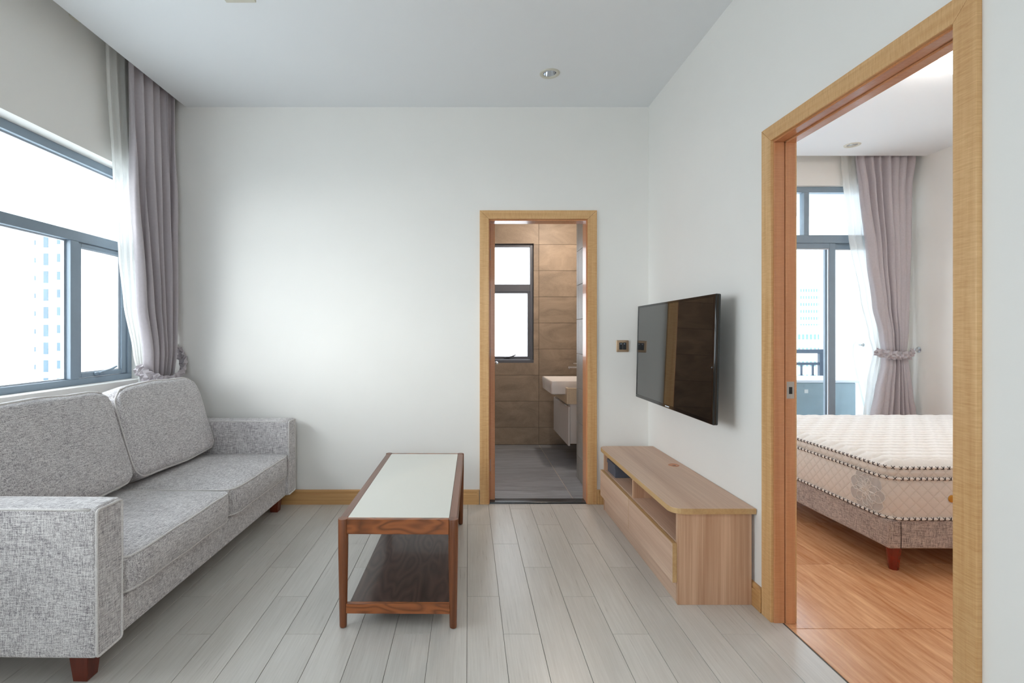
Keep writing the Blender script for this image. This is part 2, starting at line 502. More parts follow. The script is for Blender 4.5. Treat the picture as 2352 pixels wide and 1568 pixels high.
def wall_y(name, y0, y1, x0, x1, z0, z1, holes, mat='wall'):
    bm = bmesh.new()
    for a0, a1, b0, b1 in rects_minus((x0, x1, z0, z1), holes): abox(bm, a0, a1, y0, y1, b0, b1)
    return struct(obj(name, bm, mat))
def wall_x(name, x0, x1, y0, y1, z0, z1, holes, mat='wall'):
    bm = bmesh.new()
    for a0, a1, b0, b1 in rects_minus((y0, y1, z0, z1), holes): abox(bm, x0, x1, a0, a1, b0, b1)
    return struct(obj(name, bm, mat))

def slab(u0, u1, v0, v1, top, th, ch, plane='XY', sign=1):
    """thin tile with chamfered face. plane XY: face up at z=top; XZ: face toward -y at y=top; YZ: face toward -x at x=top"""
    bm = bmesh.new()
    def P(u, v, d):
        if plane == 'XY': return (u, v, top - d)
        if plane == 'XZ': return (u, top + d, v)
        return (top + d, u, v)
    A = [bm.verts.new(P(u, v, th)) for u, v in ((u0, v0), (u1, v0), (u1, v1), (u0, v1))]
    B = [bm.verts.new(P(u, v, ch)) for u, v in ((u0, v0), (u1, v0), (u1, v1), (u0, v1))]
    C = [bm.verts.new(P(u, v, 0)) for u, v in ((u0 + ch, v0 + ch), (u1 - ch, v0 + ch), (u1 - ch, v1 - ch), (u0 + ch, v1 - ch))]
    bm.faces.new(C); bm.faces.new(A)
    for X, Y in ((A, B), (B, C)):
        for i in range(4): bm.faces.new((X[i], X[(i + 1) % 4], Y[(i + 1) % 4], Y[i]))
    return bm

# ------------------------------------------------------------------ dimensions
XL, XR, YB, YR = -2.27, 1.324, 3.71, -2.6
HC = 2.92

# ------------------------------------------------------------------ floors
fl = struct(obj('floor', box(XL - 0.25, 1.367, YR, YB, -0.12, -0.0025), 'grout'))
S, X0, G = 0.1517, -0.006, 0.0016
c0 = int(math.floor((XL - X0) / S))
c = c0
while X0 + c * S < 1.367:
    xa, xb = max(X0 + c * S + G / 2, XL), min(X0 + (c + 1) * S - G / 2, 1.366)
    if xb - xa > 0.01:
        j = 3.303 - 0.3007 * (c % 3) + 0.902 * 2
        while j > YR:
            ya, yb = max(j - 0.902 + G / 2, YR), min(j - G / 2, YB)
            if yb - ya > 0.01:
                # the strips in the bedroom doorway lie under the frame too
                if xb > XR and not (ya < 2.2 and yb > 1.35):
                    xb2 = XR
                else: xb2 = xb
                if xb2 - xa > 0.01:
                    if xb2 > XR + 0.005 and xa < XR:
                        pass
                    cx, cy = (xa + xb2) / 2, (ya + yb) / 2
                    obj('plank', slab(xa, xb2, ya, yb, 0.0, 0.003, 0.0009), 'plank', fl, loc=(cx, cy, 0))
            j -= 0.902
    c += 1

bf = struct(obj('floor_bedroom', box(1.367, 4.45, 0.8, 5.0, -0.12, -0.0025), 'bedgrout'))
x = 1.367
while x < 4.3:
    y = 2.139 - 0.6 * 3
    while y < 4.93:
        ya, yb = max(y + .0014, 0.8), min(y + 0.6 - .0014, 4.92)
        xa, xb = x + .001, min(x + 0.605 - .001, 4.29)
        if yb - ya > 0.02 and xb - xa > 0.02:
            obj('floor_tile', slab(xa, xb, ya, yb, 0.0, 0.003, 0.0008), 'bedplank', bf, loc=((xa + xb) / 2, (ya + yb) / 2, 0))
        y += 0.6
    x += 0.605

tf = struct(obj('floor_bathroom', box(-0.7, 1.40, 3.80, 5.72, -0.12, -0.0045), 'bathgrout'))
ys = [3.806, 4.036, 5.478, 5.70]
for xa, xb in ((-0.6, -0.404), (-0.404, 0.196), (0.196, 0.796), (0.796, 1.30)):
    for ya, yb in zip(ys, ys[1:]):
        obj('floor_tile', slab(xa + .0025, xb - .0025, ya + .002, yb - .002, -0.002, 0.003, 0.0008), 'bathfloor', tf,
            loc=((xa + xb) / 2, (ya + yb) / 2, 0))
th = struct(obj('threshold_stone', rbox((0.511, 3.7575, -0.021), (0.365, 0.047, 0.033), 0.008, nin=2), 'threshold', smooth=True, auto=50))
th.name = 'trim_1'
th['label'] = 'black granite threshold strip in the bathroom doorway'

# ------------------------------------------------------------------ walls, ceilings
LW = (0.45, 3.54, 0.94, 2.347)          # living window opening y0 y1 z0 z1
wall_x('wall_left', XL - 0.26, XL, YR - 0.2, YB + 0.15, -0.12, 3.35, [LW])
wall_y('wall_back', YB, YB + 0.11, XL - 0.0, 1.434, -0.12, 3.35, [(0.145, 0.880, -0.13, 2.095)])
wall_x('wall_right', XR, 1.41, YR - 0.2, YB, -0.12, 3.35, [(1.375, 2.196, -0.13, 2.104)])
wall_y('wall_rear', YR - 0.2, YR, XL, XR, -0.12, 3.35, [(-1.2, 0.6, 0.75, 2.4)])
cb = bmesh.new()
for r in rects_minus((-2.06, XR, YR, YB), [(0.521 - .0425, 0.521 + .0425, 3.229 - .0425, 3.229 + .0425)]): abox(cb, r[0], r[1], r[2], r[3], HC, HC + 0.12)
abox(cb, -2.08, -2.06, YR, YB, HC, 3.30)
abox(cb, XL, -2.08, YR, YB, 3.22, 3.30)
struct(obj('ceiling', cb, 'ceil'))

# bedroom shell
wall_y('wall_bedroom_back', 4.92, 5.12, 1.41, 4.6, -0.12, 3.35, [(1.52, 4.17, 0.0, 2.70)])
wall_x('wall_bedroom_right', 4.29, 4.50, 0.6, 4.92, -0.12, 3.35, [])
wall_y('wall_bedroom_front', 0.6, 0.8, 1.41, 4.29, -0.12, 3.35, [])
wall_x('wall_bedroom_left', 1.36, 1.41, YB + 0.11, 4.92, -0.12, 3.35, [])
cb = bmesh.new()
for r in rects_minus((1.41, 4.29, 0.8, 4.70), [(3.39 - .0425, 3.39 + .0425, 4.45 - .0425, 4.45 + .0425)]): abox(cb, r[0], r[1], r[2], r[3], HC, HC + 0.12)
abox(cb, 1.41, 4.29, 4.70, 4.72, HC, 3.30)
abox(cb, 1.41, 4.29, 4.72, 4.92, 3.22, 3.30)
struct(obj('ceiling_bedroom', cb, 'ceil'))

# bathroom shell
BW = (0.06, 0.738, 0.925, 2.274)
wb = wall_y('wall_bathroom_back', 5.708, 5.92, -0.75, 1.36, -0.12, 2.75, [BW], 'bathgroutw')
xs = [-0.6, -0.404, 0.196, 0.796, 1.30]
zr = [0.0] + [0.195 + 0.2955 * k for k in range(9)]
for xa, xb in zip(xs, xs[1:]):
    for za, zb in zip(zr, zr[1:]):
        g = 0.0016
        rs = rects_minus((xa + g, xb - g, za + g, min(zb - g, 2.6)), [BW])
        if not rs: continue
        bm = bmesh.new()
        for a0, a1, b0, b1 in rs: abox(bm, a0, a1, 5.70, 5.709, b0, b1)
        obj('wall_tile', bm, 'stone', wb, loc=((xa + xb) / 2, 5.70, (za + zb) / 2))
wp = wall_x('wall_bathroom_right', 0.956, 1.30, 3.82, 4.404, -0.12, 2.75, [], 'bathgrout')
for ya, yb in ((3.82, 4.34), (4.34, 4.413)):
    for za, zb in zip(zr, zr[1:]):
        obj('wall_tile', slab(ya + .0016, yb - .0016, za + .0016, min(zb, 2.6) - .0016, 0.947, 0.01, 0.0008, 'YZ'), 'stone_grey', wp,
            loc=(0.947, (ya + yb) / 2, (za + zb) / 2))
wall_x('wall_bathroom_niche', 1.30, 1.36, 3.82, 5.708, -0.12, 2.75, [], 'stone_grey')
wall_x('wall_bathroom_left', -0.75, -0.6, 3.82, 5.708, -0.12, 2.75, [], 'stone_grey')
struct(obj('ceiling_bathroom', box(-0.75, 1.36, 3.82, 5.92, 2.6, 2.7), 'ceil'))

# ------------------------------------------------------------------ baseboards
def base_prof(d, s):   # (offset from wall, z) profile, d = wall coordinate, s = direction into room
    return [(d, 0.0), (d + s * 0.016, 0.0), (d + s * 0.016, 0.074), (d + s * 0.011, 0.080), (d + s * 0.0135, 0.090), (d + s * 0.0135, 0.101), (d + s * 0.008, 0.106), (d, 0.106)]
bb = bmesh.new()
def base_x(bm, x0, x1):
    prism([(p[0], p[1]) for p in base_prof(YB, -1)], x0, x1, 'X', bm)
base_x(bb, XL, 0.060); 
abox(bb, 0.060, 0.079, YB - 0.018, YB, 0.0, 0.107, 0.002, 1)
abox(bb, 0.944, 0.962, YB - 0.018, YB, 0.0, 0.107, 0.002, 1)
base_x(bb, 0.962, XR)
struct(obj('baseboard_back', bb, 'base_x'))
bb = bmesh.new()
prism([(p[0], p[1]) for p in base_prof(XR, -1)], 2.276, YB - 0.016, 'Y', bb)
abox(bb, XR - 0.018, XR, 2.256, 2.276, 0, 0.107, 0.002, 1)
prism([(p[0], p[1]) for p in base_prof(XR, -1)], YR, 1.294, 'Y', bb)
struct(obj('baseboard_right', bb, 'base_y'))
bb = bmesh.new()
prism([(p[0], p[1]) for p in base_prof(4.29, -1)], 0.8, 4.92, 'Y', bb)
struct(obj('baseboard_bedroom', bb, 'base_y'))

# ------------------------------------------------------------------ bedroom doorway (door_1)
d1 = struct(empty('door_1', (1.36, 1.78, 0)), 'timber-framed open doorway to the bedroom')
xo, xi = 1.309, 1.3235
Y0, Y1, Z1 = 1.298, 2.252, 2.154      # outer
y0, y1, z1 = 1.363, 2.184, 2.088      # inner
def casing_x(poly, mat):              # poly in (y,z), extruded in x, softened
    bm = prism(poly, xo, xi, 'X')
    es = [e for e in bm.edges if all(abs(v.co.x - xo) < 1e-5 for v in e.verts)]
    bmesh.ops.bevel(bm, geom=es, offset=0.0025, segments=2, profile=0.5, affect='EDGES')
    return obj('casing', bm, mat, d1)
casing_x([(Y0, 0), (y0, 0), (y0, z1), (Y0, Z1)], 'oak_z')
casing_x([(y1, 0), (Y1, 0), (Y1, Z1), (y1, z1)], 'oak_z')
casing_x([(y0 + .0004, z1 + .0003), (y1 - .0004, z1 + .0003), (Y1 - .0004, Z1), (Y0 + .0004, Z1)], 'oak_y')
# far side casing inside the bedroom
for a, b in ((Y0, y0), (y1, Y1)):
    obj('casing', box(1.4105, 1.424, a, b, 0, Z1, 0.002, 1), 'oak_z', d1)
obj('casing', box(1.4105, 1.424, y0, y1, z1, Z1, 0.002, 1), 'oak_y', d1)
for s, yf, yw in ((1, 2.178, 2.196), (-1, 1.369, 1.375)):
    a, b = sorted((yf, yw)); 
    obj('jamb', box(1.3225, 1.3670, a, b, 0, 2.080, 0.001, 1), 'jamb_z', d1)
    a, b = sorted((yf - s * 0.006, yw))
    obj('jamb', box(1.3695, 1.4105, a, b, 0, 2.080, 0.0015, 1), 'jamb_z', d1)
obj('jamb_head', box(1.3225, 1.3670, 1.3752, 2.1955, 2.081, 2.1035, 0.001, 1), 'jamb_y', d1)
obj('jamb_head', box(1.3695, 1.4105, 1.3752, 2.1955, 2.074, 2.1035, 0.001, 1), 'jamb_y', d1)
obj('jamb_gap', box(1.366, 1.370, 2.187, 2.1955, 0, 2.09), 'black', d1)
obj('jamb_gap', box(1.366, 1.370, 1.376, 2.190, 2.0905, 2.1035), 'black', d1)
sp = bmesh.new()
abox(sp, 1.372, 1.404, 2.1705, 2.1722, 0.972, 1.045, 0.0005, 1)
spo = obj('strike_plate', sp, 'steel', d1); spo['label'] = 'steel strike plate'
obj('latch_hole', box(1.381, 1.395, 2.1700, 2.1712, 0.992, 1.022), 'black', spo)
for z in (0.980, 1.036):
    obj('screw', lathe([(0.0035, -0.0012), (0.003, 0)], (1.388, 2.1706, z), 10, 'Y'), 'steel', spo)
sc_ = bmesh.new()

# ------------------------------------------------------------------ bathroom doorway (door_2)
d2 = struct(empty('door_2', (0.512, 3.71, 0)), 'timber-framed bathroom door standing open inwards')
X0_, X1_, Zt = 0.083, 0.943, 2.158
xa, xb, zt = 0.150, 0.875, 2.094
yo, yi = 3.695, 3.7098
def casing_y(poly, mat):
    bm = prism(poly, yo, yi, 'Y')
    es = [e for e in bm.edges if all(abs(v.co.y - yo) < 1e-5 for v in e.verts)]
    bmesh.ops.bevel(bm, geom=es, offset=0.0025, segments=2, profile=0.5, affect='EDGES')
    return obj('casing', bm, mat, d2)
casing_y([(X0_, 0), (xa, 0), (xa, zt), (X0_, Zt)], 'oak_z')
casing_y([(xb, 0), (X1_, 0), (X1_, Zt), (xb, zt)], 'oak_z')
casing_y([(xa + .0004, zt + .0003), (xb - .0004, zt + .0003), (X1_ - .0004, Zt), (X0_ + .0004, Zt)], 'oak_x')
obj('jamb', box(0.1455, 0.157, 3.7102, 3.818, 0, 2.084, 0.001, 1), 'jamb_z', d2)
obj('jamb', box(0.866, 0.8795, 3.7102, 3.818, 0, 2.084, 0.001, 1), 'jamb_z', d2)
obj('jamb_head', box(0.1455, 0.8795, 3.7102, 3.818, 2.084, 2.0945, 0.001, 1), 'jamb_x', d2)
leaf = obj('door_leaf', box(0.160, 0.1975, 3.765, 4.50, 0.012, 2.074, 0.0015, 1), 'jamb_z', d2)
for z in (0.27, 1.10, 1.545, 1.845):
    hb = rbox((0.1635, 3.7635, z), (0.0065, 0.0015, 0.049), 0.006, nin=1)
    obj('hinge', hb, 'steel', leaf)
hd = lathe([(0.026, 0), (0.026, 0.006), (0.010, 0.010), (0.009, 0.045)], (0.1975, 4.43, 1.0), 20, 'X')
tube([(0.240, 4.43, 1.0), (0.246, 4.42, 1.0), (0.247, 4.37, 1.002), (0.247, 4.31, 1.0)], [0.010, 0.0105, 0.009, 0.0075], 10, bm=hd)
obj('handle', hd, 'chrome', leaf, smooth=True, auto=40)

# ------------------------------------------------------------------ windows
def ang_frame(bm, x0, x1, r):
    pass
w1 = struct(empty('window_1', (-2.366, 2.0, 0.94)), 'grey-blue framed living room window with an opening casement')
fx0, fx1 = -2.43, -2.366       # frame depth
def wbar(name, ya, yb, za, zb, xa=fx0, xb=fx1, mat='frame', par=None, bev=0.002):
    return obj(name, box(xa, xb, ya, yb, za, zb, bev, 1), mat, par or w1)
wbar('frame_rail', LW[0], LW[1], 2.297, 2.347)
wbar('frame_rail', LW[0], LW[1], 0.940, 0.978)
wbar('frame_rail', LW[0], LW[1], 1.812, 1.873)
for a, b in ((3.500, 3.540), (LW[0], 0.49)):
    wbar('frame_stile', a, b, 0.978, 1.812); wbar('frame_stile', a, b, 1.873, 2.297)
mul = [(2.997, 3.061), (1.86, 1.92)]
for a, b in mul: wbar('mullion', a, b, 0.978, 1.812)
wbar('mullion', 1.86, 1.92, 1.873, 2.297)
# glazing beads round the fixed panes
for (a, b, z0_, z1_) in ((1.92, 2.997, 0.978, 1.812), (1.92, 3.5, 1.873, 2.297), (0.49, 1.86, 0.978, 1.812), (0.49, 1.86, 1.873, 2.297)):
    bm = bmesh.new()
    for r in rects_minus((a, b, z0_, z1_), [(a + .012, b - .012, z0_ + .008, z1_ - .008)]): abox(bm, -2.412, -2.398, r[0], r[1], r[2], r[3])
    obj('glazing_bead', bm, 'seal', w1)
    obj('pane', box(-2.409, -2.404, a + .004, b - .004, z0_ + .004, z1_ - .004), 'glass', w1)
# casement sash
sash = bmesh.new()
for r in rects_minus((3.066, 3.496, 0.982, 1.808), [(3.092, 3.452, 1.010, 1.782)]): abox(sash, -2.418, -2.376, r[0], r[1], r[2], r[3], 0.002, 1)
so = obj('sash', sash, 'frame', w1)
bm = bmesh.new()
for r in rects_minus((3.092, 3.452, 1.010, 1.782), [(3.098, 3.436, 1.016, 1.776)]): abox(bm, -2.405, -2.390, r[0], r[1], r[2], r[3])
obj('glazing_bead', bm, 'seal', so)
obj('pane', box(-2.402, -2.397, 3.094, 3.45, 1.012, 1.78), 'glass', so)
hm = rbox((-2.368, 3.225, 0.998), (0.010, 0.030, 0.011), 0.006, nin=2)
tube([(-2.356, 3.215, 1.0), (-2.348, 3.24, 1.006), (-2.345, 3.30, 1.018), (-2.347, 3.36, 1.036)], [0.009, 0.010, 0.008, 0.006], 10, bm=hm)
obj('handle', hm, 'frame', so, smooth=True, auto=50)

w2 = struct(empty('window_2', (0.4, 5.75, 0.925)), 'dark-framed frosted bathroom window')
def wb2(name, a, b, z0_, z1_, ya=5.735, yb=5.79, mat='frame_dk', par=None):
    return obj(name, box(a, b, ya, yb, z0_, z1_, 0.002, 1), mat, par or w2)
wb2('frame_stile', 0.702, 0.738, 0.958, 2.274); wb2('frame_stile', 0.06, 0.10, 0.958, 2.274)
wb2('frame_rail', 0.10, 0.702, 2.240, 2.274); wb2('frame_rail', 0.10, 0.702, 1.735, 1.815)
wb2('frame_rail', 0.06, 0.738, 0.925, 0.958, 5.702, 5.79)
obj('pane', box(0.10, 0.702, 5.76, 5.766, 1.815, 2.240), 'frost', w2)
sm = bmesh.new()
for r in rects_minus((0.102, 0.700, 0.96, 1.733), [(0.14, 0.674, 0.995, 1.715)]): abox(sm, r[0], r[1], 5.745, 5.78, r[2], r[3], 0.0015, 1)
s2 = obj('sash', sm, 'frame_dk', w2)
obj('pane', box(0.14, 0.674, 5.76, 5.766, 0.995, 1.715), 'frost', s2)
hm = rbox((0.44, 5.738, 0.982), (0.035, 0.008, 0.010), 0.006, nin=2)
tube([(0.43, 5.726, 0.985), (0.47, 5.716, 0.988), (0.50, 5.712, 0.998), (0.535, 5.712, 1.015)], [0.009, 0.009, 0.008, 0.006], 10, bm=hm)
obj('handle', hm, 'frame_dk', s2, smooth=True, auto=50)

# bedroom balcony door with transom (door_3)
d3 = struct(empty('door_3', (3.06, 4.99, 0)), 'grey sliding balcony door with transom panes')
def wb3(name, a, b, z0_, z1_, ya=4.96, yb=5.03, mat='frame', par=None):
    return obj(name, box(a, b, ya, yb, z0_, z1_, 0.002, 1), mat, par or d3)
wb3('frame_rail', 1.52, 4.17, 2.645, 2.70); wb3('frame_rail', 1.52, 4.17, 2.148, 2.225); wb3('frame_rail', 1.52, 4.17, 0.0, 0.04)
for a, b in ((1.52, 1.56), (4.13, 4.17)): wb3('frame_stile', a, b, 0.04, 2.148); wb3('frame_stile', a, b, 2.225, 2.645)
wb3('mullion', 3.305, 3.355, 2.225, 2.645)
for a, b in ((1.56, 3.305), (3.355, 4.13)):
    obj('pane', box(a, b, 4.99, 4.996, 2.225, 2.645), 'glass', d3)
for a, b, yy in ((1.565, 3.62, 4.968), (3.54, 4.125, 5.00)):
    bm = bmesh.new()
    for r in rects_minus((a, b, 0.042, 2.146), [(a + 0.06, b - 0.06, 0.12, 2.095)]): abox(bm, r[0], r[1], yy, yy + 0.028, r[2], r[3], 0.002, 1)
    q = obj('sliding_leaf', bm, 'frame', d3)
    obj('pane', box(a + 0.06, b - 0.06, yy + 0.010, yy + 0.016, 0.12, 2.095), 'glass', q)
    bm = bmesh.new()
    for r in rects_minus((a + 0.06, b - 0.06, 0.12, 2.095), [(a + 0.07, b - 0.07, 0.13, 2.085)]): abox(bm, r[0], r[1], yy + 0.006, yy + 0.02, r[2], r[3])
    obj('glazing_bead', bm, 'seal', q)

# rear window behind the camera
w4 = struct(empty('window_4', (-0.3, YR - 0.1, 0.75)), 'window behind the viewer')
for a, b, c_, d_ in ((-1.2, 0.6, 2.35, 2.4), (-1.2, 0.6, 0.75, 0.8), (-1.2, -1.15, 0.8, 2.35), (0.55, 0.6, 0.8, 2.35), (-0.33, -0.27, 0.8, 2.35)):
    obj('frame_bar', box(a, b, YR - 0.13, YR - 0.07, c_, d_, 0.002, 1), 'frame', w4)
for a, b in ((-1.15, -0.33), (-0.27, 0.55)): obj('pane', box(a, b, YR - 0.103, YR - 0.097, 0.8, 2.35), 'glass', w4)

# ------------------------------------------------------------------ sofa
sofa = empty('sofa', (-1.275, 2.70, 0), rad(-1.08), local=True)
tag(sofa, 'grey heather two-seat sofa with square arms, standing against the window wall', 'sofa')
ZB, ZA = 0.120, 0.643
def pip(pts, name='piping', par=None, r=0.0048, closed=True):
    return obj(name, tube(pts, r, 8, closed), 'pipe_f', par or sofa, smooth=True)
def rrect(pf, a0, a1, b0, b1, r, n=5):
    """rounded rectangle loop, pf maps (a,b) to 3D"""
    pts = []
    for cx, cy, s in ((a1 - r, b1 - r, 0), (a0 + r, b1 - r, 1), (a0 + r, b0 + r, 2), (a1 - r, b0 + r, 3)):
        for k in range(n + 1):
            an = PI / 2 * (s + k / n)
            pts.append((cx + r * math.cos(an), cy + r * math.sin(an)))
    out = []
    for i, p in enumerate(pts):
        q = pts[(i + 1) % len(pts)]
        L = math.hypot(q[0] - p[0], q[1] - p[1]); k = max(1, int(L / 0.06))
        for t in range(k): out.append(pf(p[0] + (q[0] - p[0]) * t / k, p[1] + (q[1] - p[1]) * t / k))
    return out
def wob(p, amp, f=5.0, seed=0):
    return mnoise.noise(Vector(p) * f + Vector((seed, seed * 1.7, 0))) * amp
for s in (-1, 1):
    ya, yb = (0.820, 0.955) if s > 0 else (-0.955, -0.820)
    cy = (ya + yb) / 2
    def df(pp, p, s=s):
        q = pp.copy()
        q.z += 0.006 * (1 - (p.y / 0.0675) ** 2) * (1 if p.z > 0.2 else 0)
        q.x += 0.004 * (1 - (p.z / 0.27) ** 2) * (1 if p.x > 0.4 else 0)
        q.x += wob(q, 0.003, 6, 3 * s); q.y += wob(q, 0.003, 5, 5 * s)
        return q
    arm = obj('arm', rbox((-0.43, cy, (ZB + ZA) / 2), (0.43, 0.0675, (ZA - ZB) / 2), 0.016, df, 8, 3), 'sofa', sofa, smooth=True)
    arm['label'] = 'square upholstered arm'
    # piping round the front panel and along the top edges
    pip(rrect(lambda a, b: (0.001, a, b), ya + 0.006, yb - 0.006, ZB + 0.006, ZA - 0.006, 0.012), par=arm, closed=True)
    for yy in (ya + 0.004, yb - 0.004):
        pip([(-0.02 - 0.80 * i / 12, yy + wob((i, 0, 0), 0.002), ZA - 0.004) for i in range(13)], par=arm, closed=False)
base = obj('seat_base', rbox((-0.442, 0, 0.190), (0.425, 0.825, 0.070), 0.012, None, 6, 2), 'sofa', sofa, smooth=True)
obj('back_frame', rbox((-0.800, 0, 0.40), (0.052, 0.825, 0.28), 0.02, None, 6, 2), 'sofa', sofa, smooth=True)
for s in (-1, 1):
    # seat cushion
    cy, hy, hx, hz = s * 0.411, 0.4085, 0.325, 0.072
    cx, cz = -0.312, 0.339
    def df(pp, p, s=s):
        u, v = p.x / 0.325, p.y / 0.4085
        q = pp.copy()
        bul = (1 - u ** 4) * (1 - v ** 4)
        cor = max(0, u - 0.80) / 0.20 * max(0, abs(v) - 0.86) / 0.14
        q.x -= 0.022 * cor; q.y -= math.copysign(0.012, v) * cor
        if p.z > 0: q.z += 0.022 * bul * (0.5 + 0.5 * p.z / 0.072)
        q.x += 0.016 * (1 - (p.z / 0.072) ** 2) * (1 if p.x > 0.2 else 0) * (1 - v ** 4)
        q.x += wob(q, 0.006, 5, s); q.z += wob(q, 0.006, 6, s + 9)
        return q
    cu = obj('seat_cushion', rbox((cx, cy, cz), (hx, hy, hz), 0.020, df, 12, 3), 'sofa', sofa, smooth=True)
    def on(a, b, zz, s=s, cx=cx, cy=cy, cz=cz):
        p = Vector((a, b, zz)); q = df(p, p); return (cx + q.x, cy + q.y, cz + q.z)
    pip(rrect(lambda a, b: on(a, b, 0.068), -0.319, 0.320, -0.402, 0.402, 0.03), par=cu)
    pip(rrect(lambda a, b: on(a, b, -0.066), -0.319, 0.320, -0.402, 0.402, 0.03), par=cu)
    # back cushion, leaning
    H, T, W2 = 0.262, 0.084, 0.412
    tilt = math.atan2(0.165, 0.50)
    Rm = Matrix.Rotation(-tilt, 4, 'Y')
    cc = Vector((-0.652, s * 0.4125, 0.682))
    def db(pp, p, s=s):
        v, w_ = p.y / W2, p.z / H
        q = pp.copy()
        k = (1 - v ** 4) * (1 - w_ ** 4)
        q.x += (0.030 if p.x > 0 else -0.012) * k * min(1, abs(p.x) / 0.06)
        q.z += 0.018 * (1 - v * v) * max(0, w_) - 0.010 * abs(v) ** 6 * max(0, w_)
        cor = max(0, abs(v) - 0.72) / 0.28 * max(0, abs(w_) - 0.62) / 0.38
        q.z -= math.copysign(0.034, w_) * cor * cor; q.y -= math.copysign(0.030, v) * cor * cor
        q.y *= 1 - 0.022 * max(0, w_) ** 2
        q.x += wob(q, 0.012, 4, 4 + s); q.z += wob(q, 0.010, 4, 8 + s)
        return Rm @ q
    bc = obj('back_cushion', rbox(cc, (T, W2, H), 0.040, db, 10, 4), 'sofa', sofa, smooth=True)
    def on2(a, b, xx, cc=cc):
        p = Vector((xx, a, b)); return tuple(cc + db(p, p))
    pip(rrect(lambda a, b: on2(a, b, 0.068), -W2 + 0.010, W2 - 0.010, -H + 0.010, H - 0.010, 0.055), par=bc)
    pip(rrect(lambda a, b: on2(a, b, -0.068), -W2 + 0.010, W2 - 0.010, -H + 0.010, H - 0.010, 0.055), par=bc)
for sx in (-0.105, -0.745):
    for sy in (-0.865, 0.855):
        bm = bmesh.new()
        A = [bm.verts.new((sx + dx * 0.037, sy + dy * 0.037, 0.122)) for dx, dy in ((-1, -1), (1, -1), (1, 1), (-1, 1))]
        B = [bm.verts.new((sx + dx * 0.026, sy + dy * 0.026, 0.0)) for dx, dy in ((-1, -1), (1, -1), (1, 1), (-1, 1))]
        bm.faces.new(A); bm.faces.new(B[::-1])
        for i in range(4): bm.faces.new((A[i], A[(i + 1) % 4], B[(i + 1) % 4], B[i]))
        bmesh.ops.bevel(bm, geom=list(bm.edges), offset=0.002, segments=1, affect='EDGES')
        obj('leg', bm, 'sofaleg', sofa)

# ------------------------------------------------------------------ coffee table
ct = empty('coffee_table', (-0.2935, 2.735, 0), rad(-0.65), local=True)
tag(ct, 'brown wood coffee table with white glass top and lower shelf', 'coffee table')
HX, HY, HT = 0.235, 0.585, 0.464
for sx in (-1, 1):
    for sy in (-1, 1):
        bm = lathe([(0.010, 0), (0.0145, 0.003), (0.0155, 0.010), (0.0185, 0.18), (0.0212, 0.34), (0.0215, HT - 0.002), (0.0205, HT)], (sx * HX, sy * HY, 0), 24)
        obj('leg', bm, 'walnut_z', ct, smooth=True, auto=40)
for sx in (-1, 1):
    obj('side_rail', box(sx * HX - 0.017, sx * HX + 0.017, -HY + 0.018, HY - 0.018, 0.402, HT - 0.001, 0.0015, 1), 'walnut_y', ct)
for sy in (-1, 1):
    obj('end_rail', box(-HX + 0.018, HX - 0.018, sy * HY - 0.012, sy * HY + 0.012, 0.400, HT - 0.001, 0.0015, 1), 'walnut_x', ct)
    obj('shelf_rail', box(-HX + 0.014, HX - 0.014, sy * HY - 0.011, sy * HY + 0.011, 0.062, 0.103, 0.0015, 1), 'walnut_x', ct)
gt = obj('glass_top', box(-HX + 0.0175, HX - 0.0175, -HY + 0.0125, HY - 0.0125, 0.440, HT - 0.0005, 0.0008, 1), 'white_glass', ct)
gt['label'] = 'white painted glass top'
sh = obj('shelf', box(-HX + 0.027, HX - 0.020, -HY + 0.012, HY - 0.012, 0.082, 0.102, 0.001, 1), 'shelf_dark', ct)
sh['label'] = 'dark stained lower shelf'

# ------------------------------------------------------------------ media console
mc = empty('media_console', (1.13, 2.96, 0))
tag(mc, 'low light wood console with two drawers, standing under the television', 'console')
CY0, CY1 = 2.335, 3.594
# top with rounded front corner
TZ0, TZ1 = 0.423, 0.449
poly = []
rr, xf, xr, ya, yb = 0.055, 0.934, 1.321, 2.311, 3.606
for k in range(7):
    a = PI + PI / 2 * k / 6
    poly.append((xf + rr + rr * math.cos(a), ya + rr + rr * math.sin(a)))
poly += [(xr, ya), (xr, yb)]
for k in range(7):
    a = PI / 2 + PI / 2 * k / 6
    poly.append((xf + rr + rr * math.cos(a), yb - rr + rr * math.sin(a)))
bm = prism(poly, TZ0, TZ1, 'Z')
es = [e for e in bm.edges if all(abs(v.co.z - TZ1) < 1e-6 for v in e.verts) or all(abs(v.co.z - TZ0) < 1e-6 for v in e.verts)]
bmesh.ops.bevel(bm, geom=es, offset=0.0025, segments=2, profile=0.5, affect='EDGES')
for f in bm.faces: f.material_index = 0 if abs(f.normal.z) > 0.9 else 1
obj('top', bm, ['console_y', 'console_edge'], mc)
obj('side_panel', box(0.965, 1.308, 2.326, 2.344, 0, TZ0, 0.001, 1), 'console_z', mc)
obj('side_panel', box(0.965, 1.308, 3.578, 3.596, 0, TZ0, 0.001, 1), 'console_z', mc)
obj('shelf', box(0.968, 1.300, 2.344, 3.578, 0.267, 0.285, 0.0005, 1), 'console_y', mc)
obj('divider', box(0.970, 1.300, 2.968, 2.984, 0.285, TZ0, 0.0005, 1), 'console_z', mc)
obj('back_panel', box(1.300, 1.308, 2.344, 3.578, 0.06, TZ0), 'console_y', mc)
obj('plinth', box(0.968, 0.984, 2.344, 3.578, 0.0, 0.262, 0.0005, 1), 'console_y', mc)
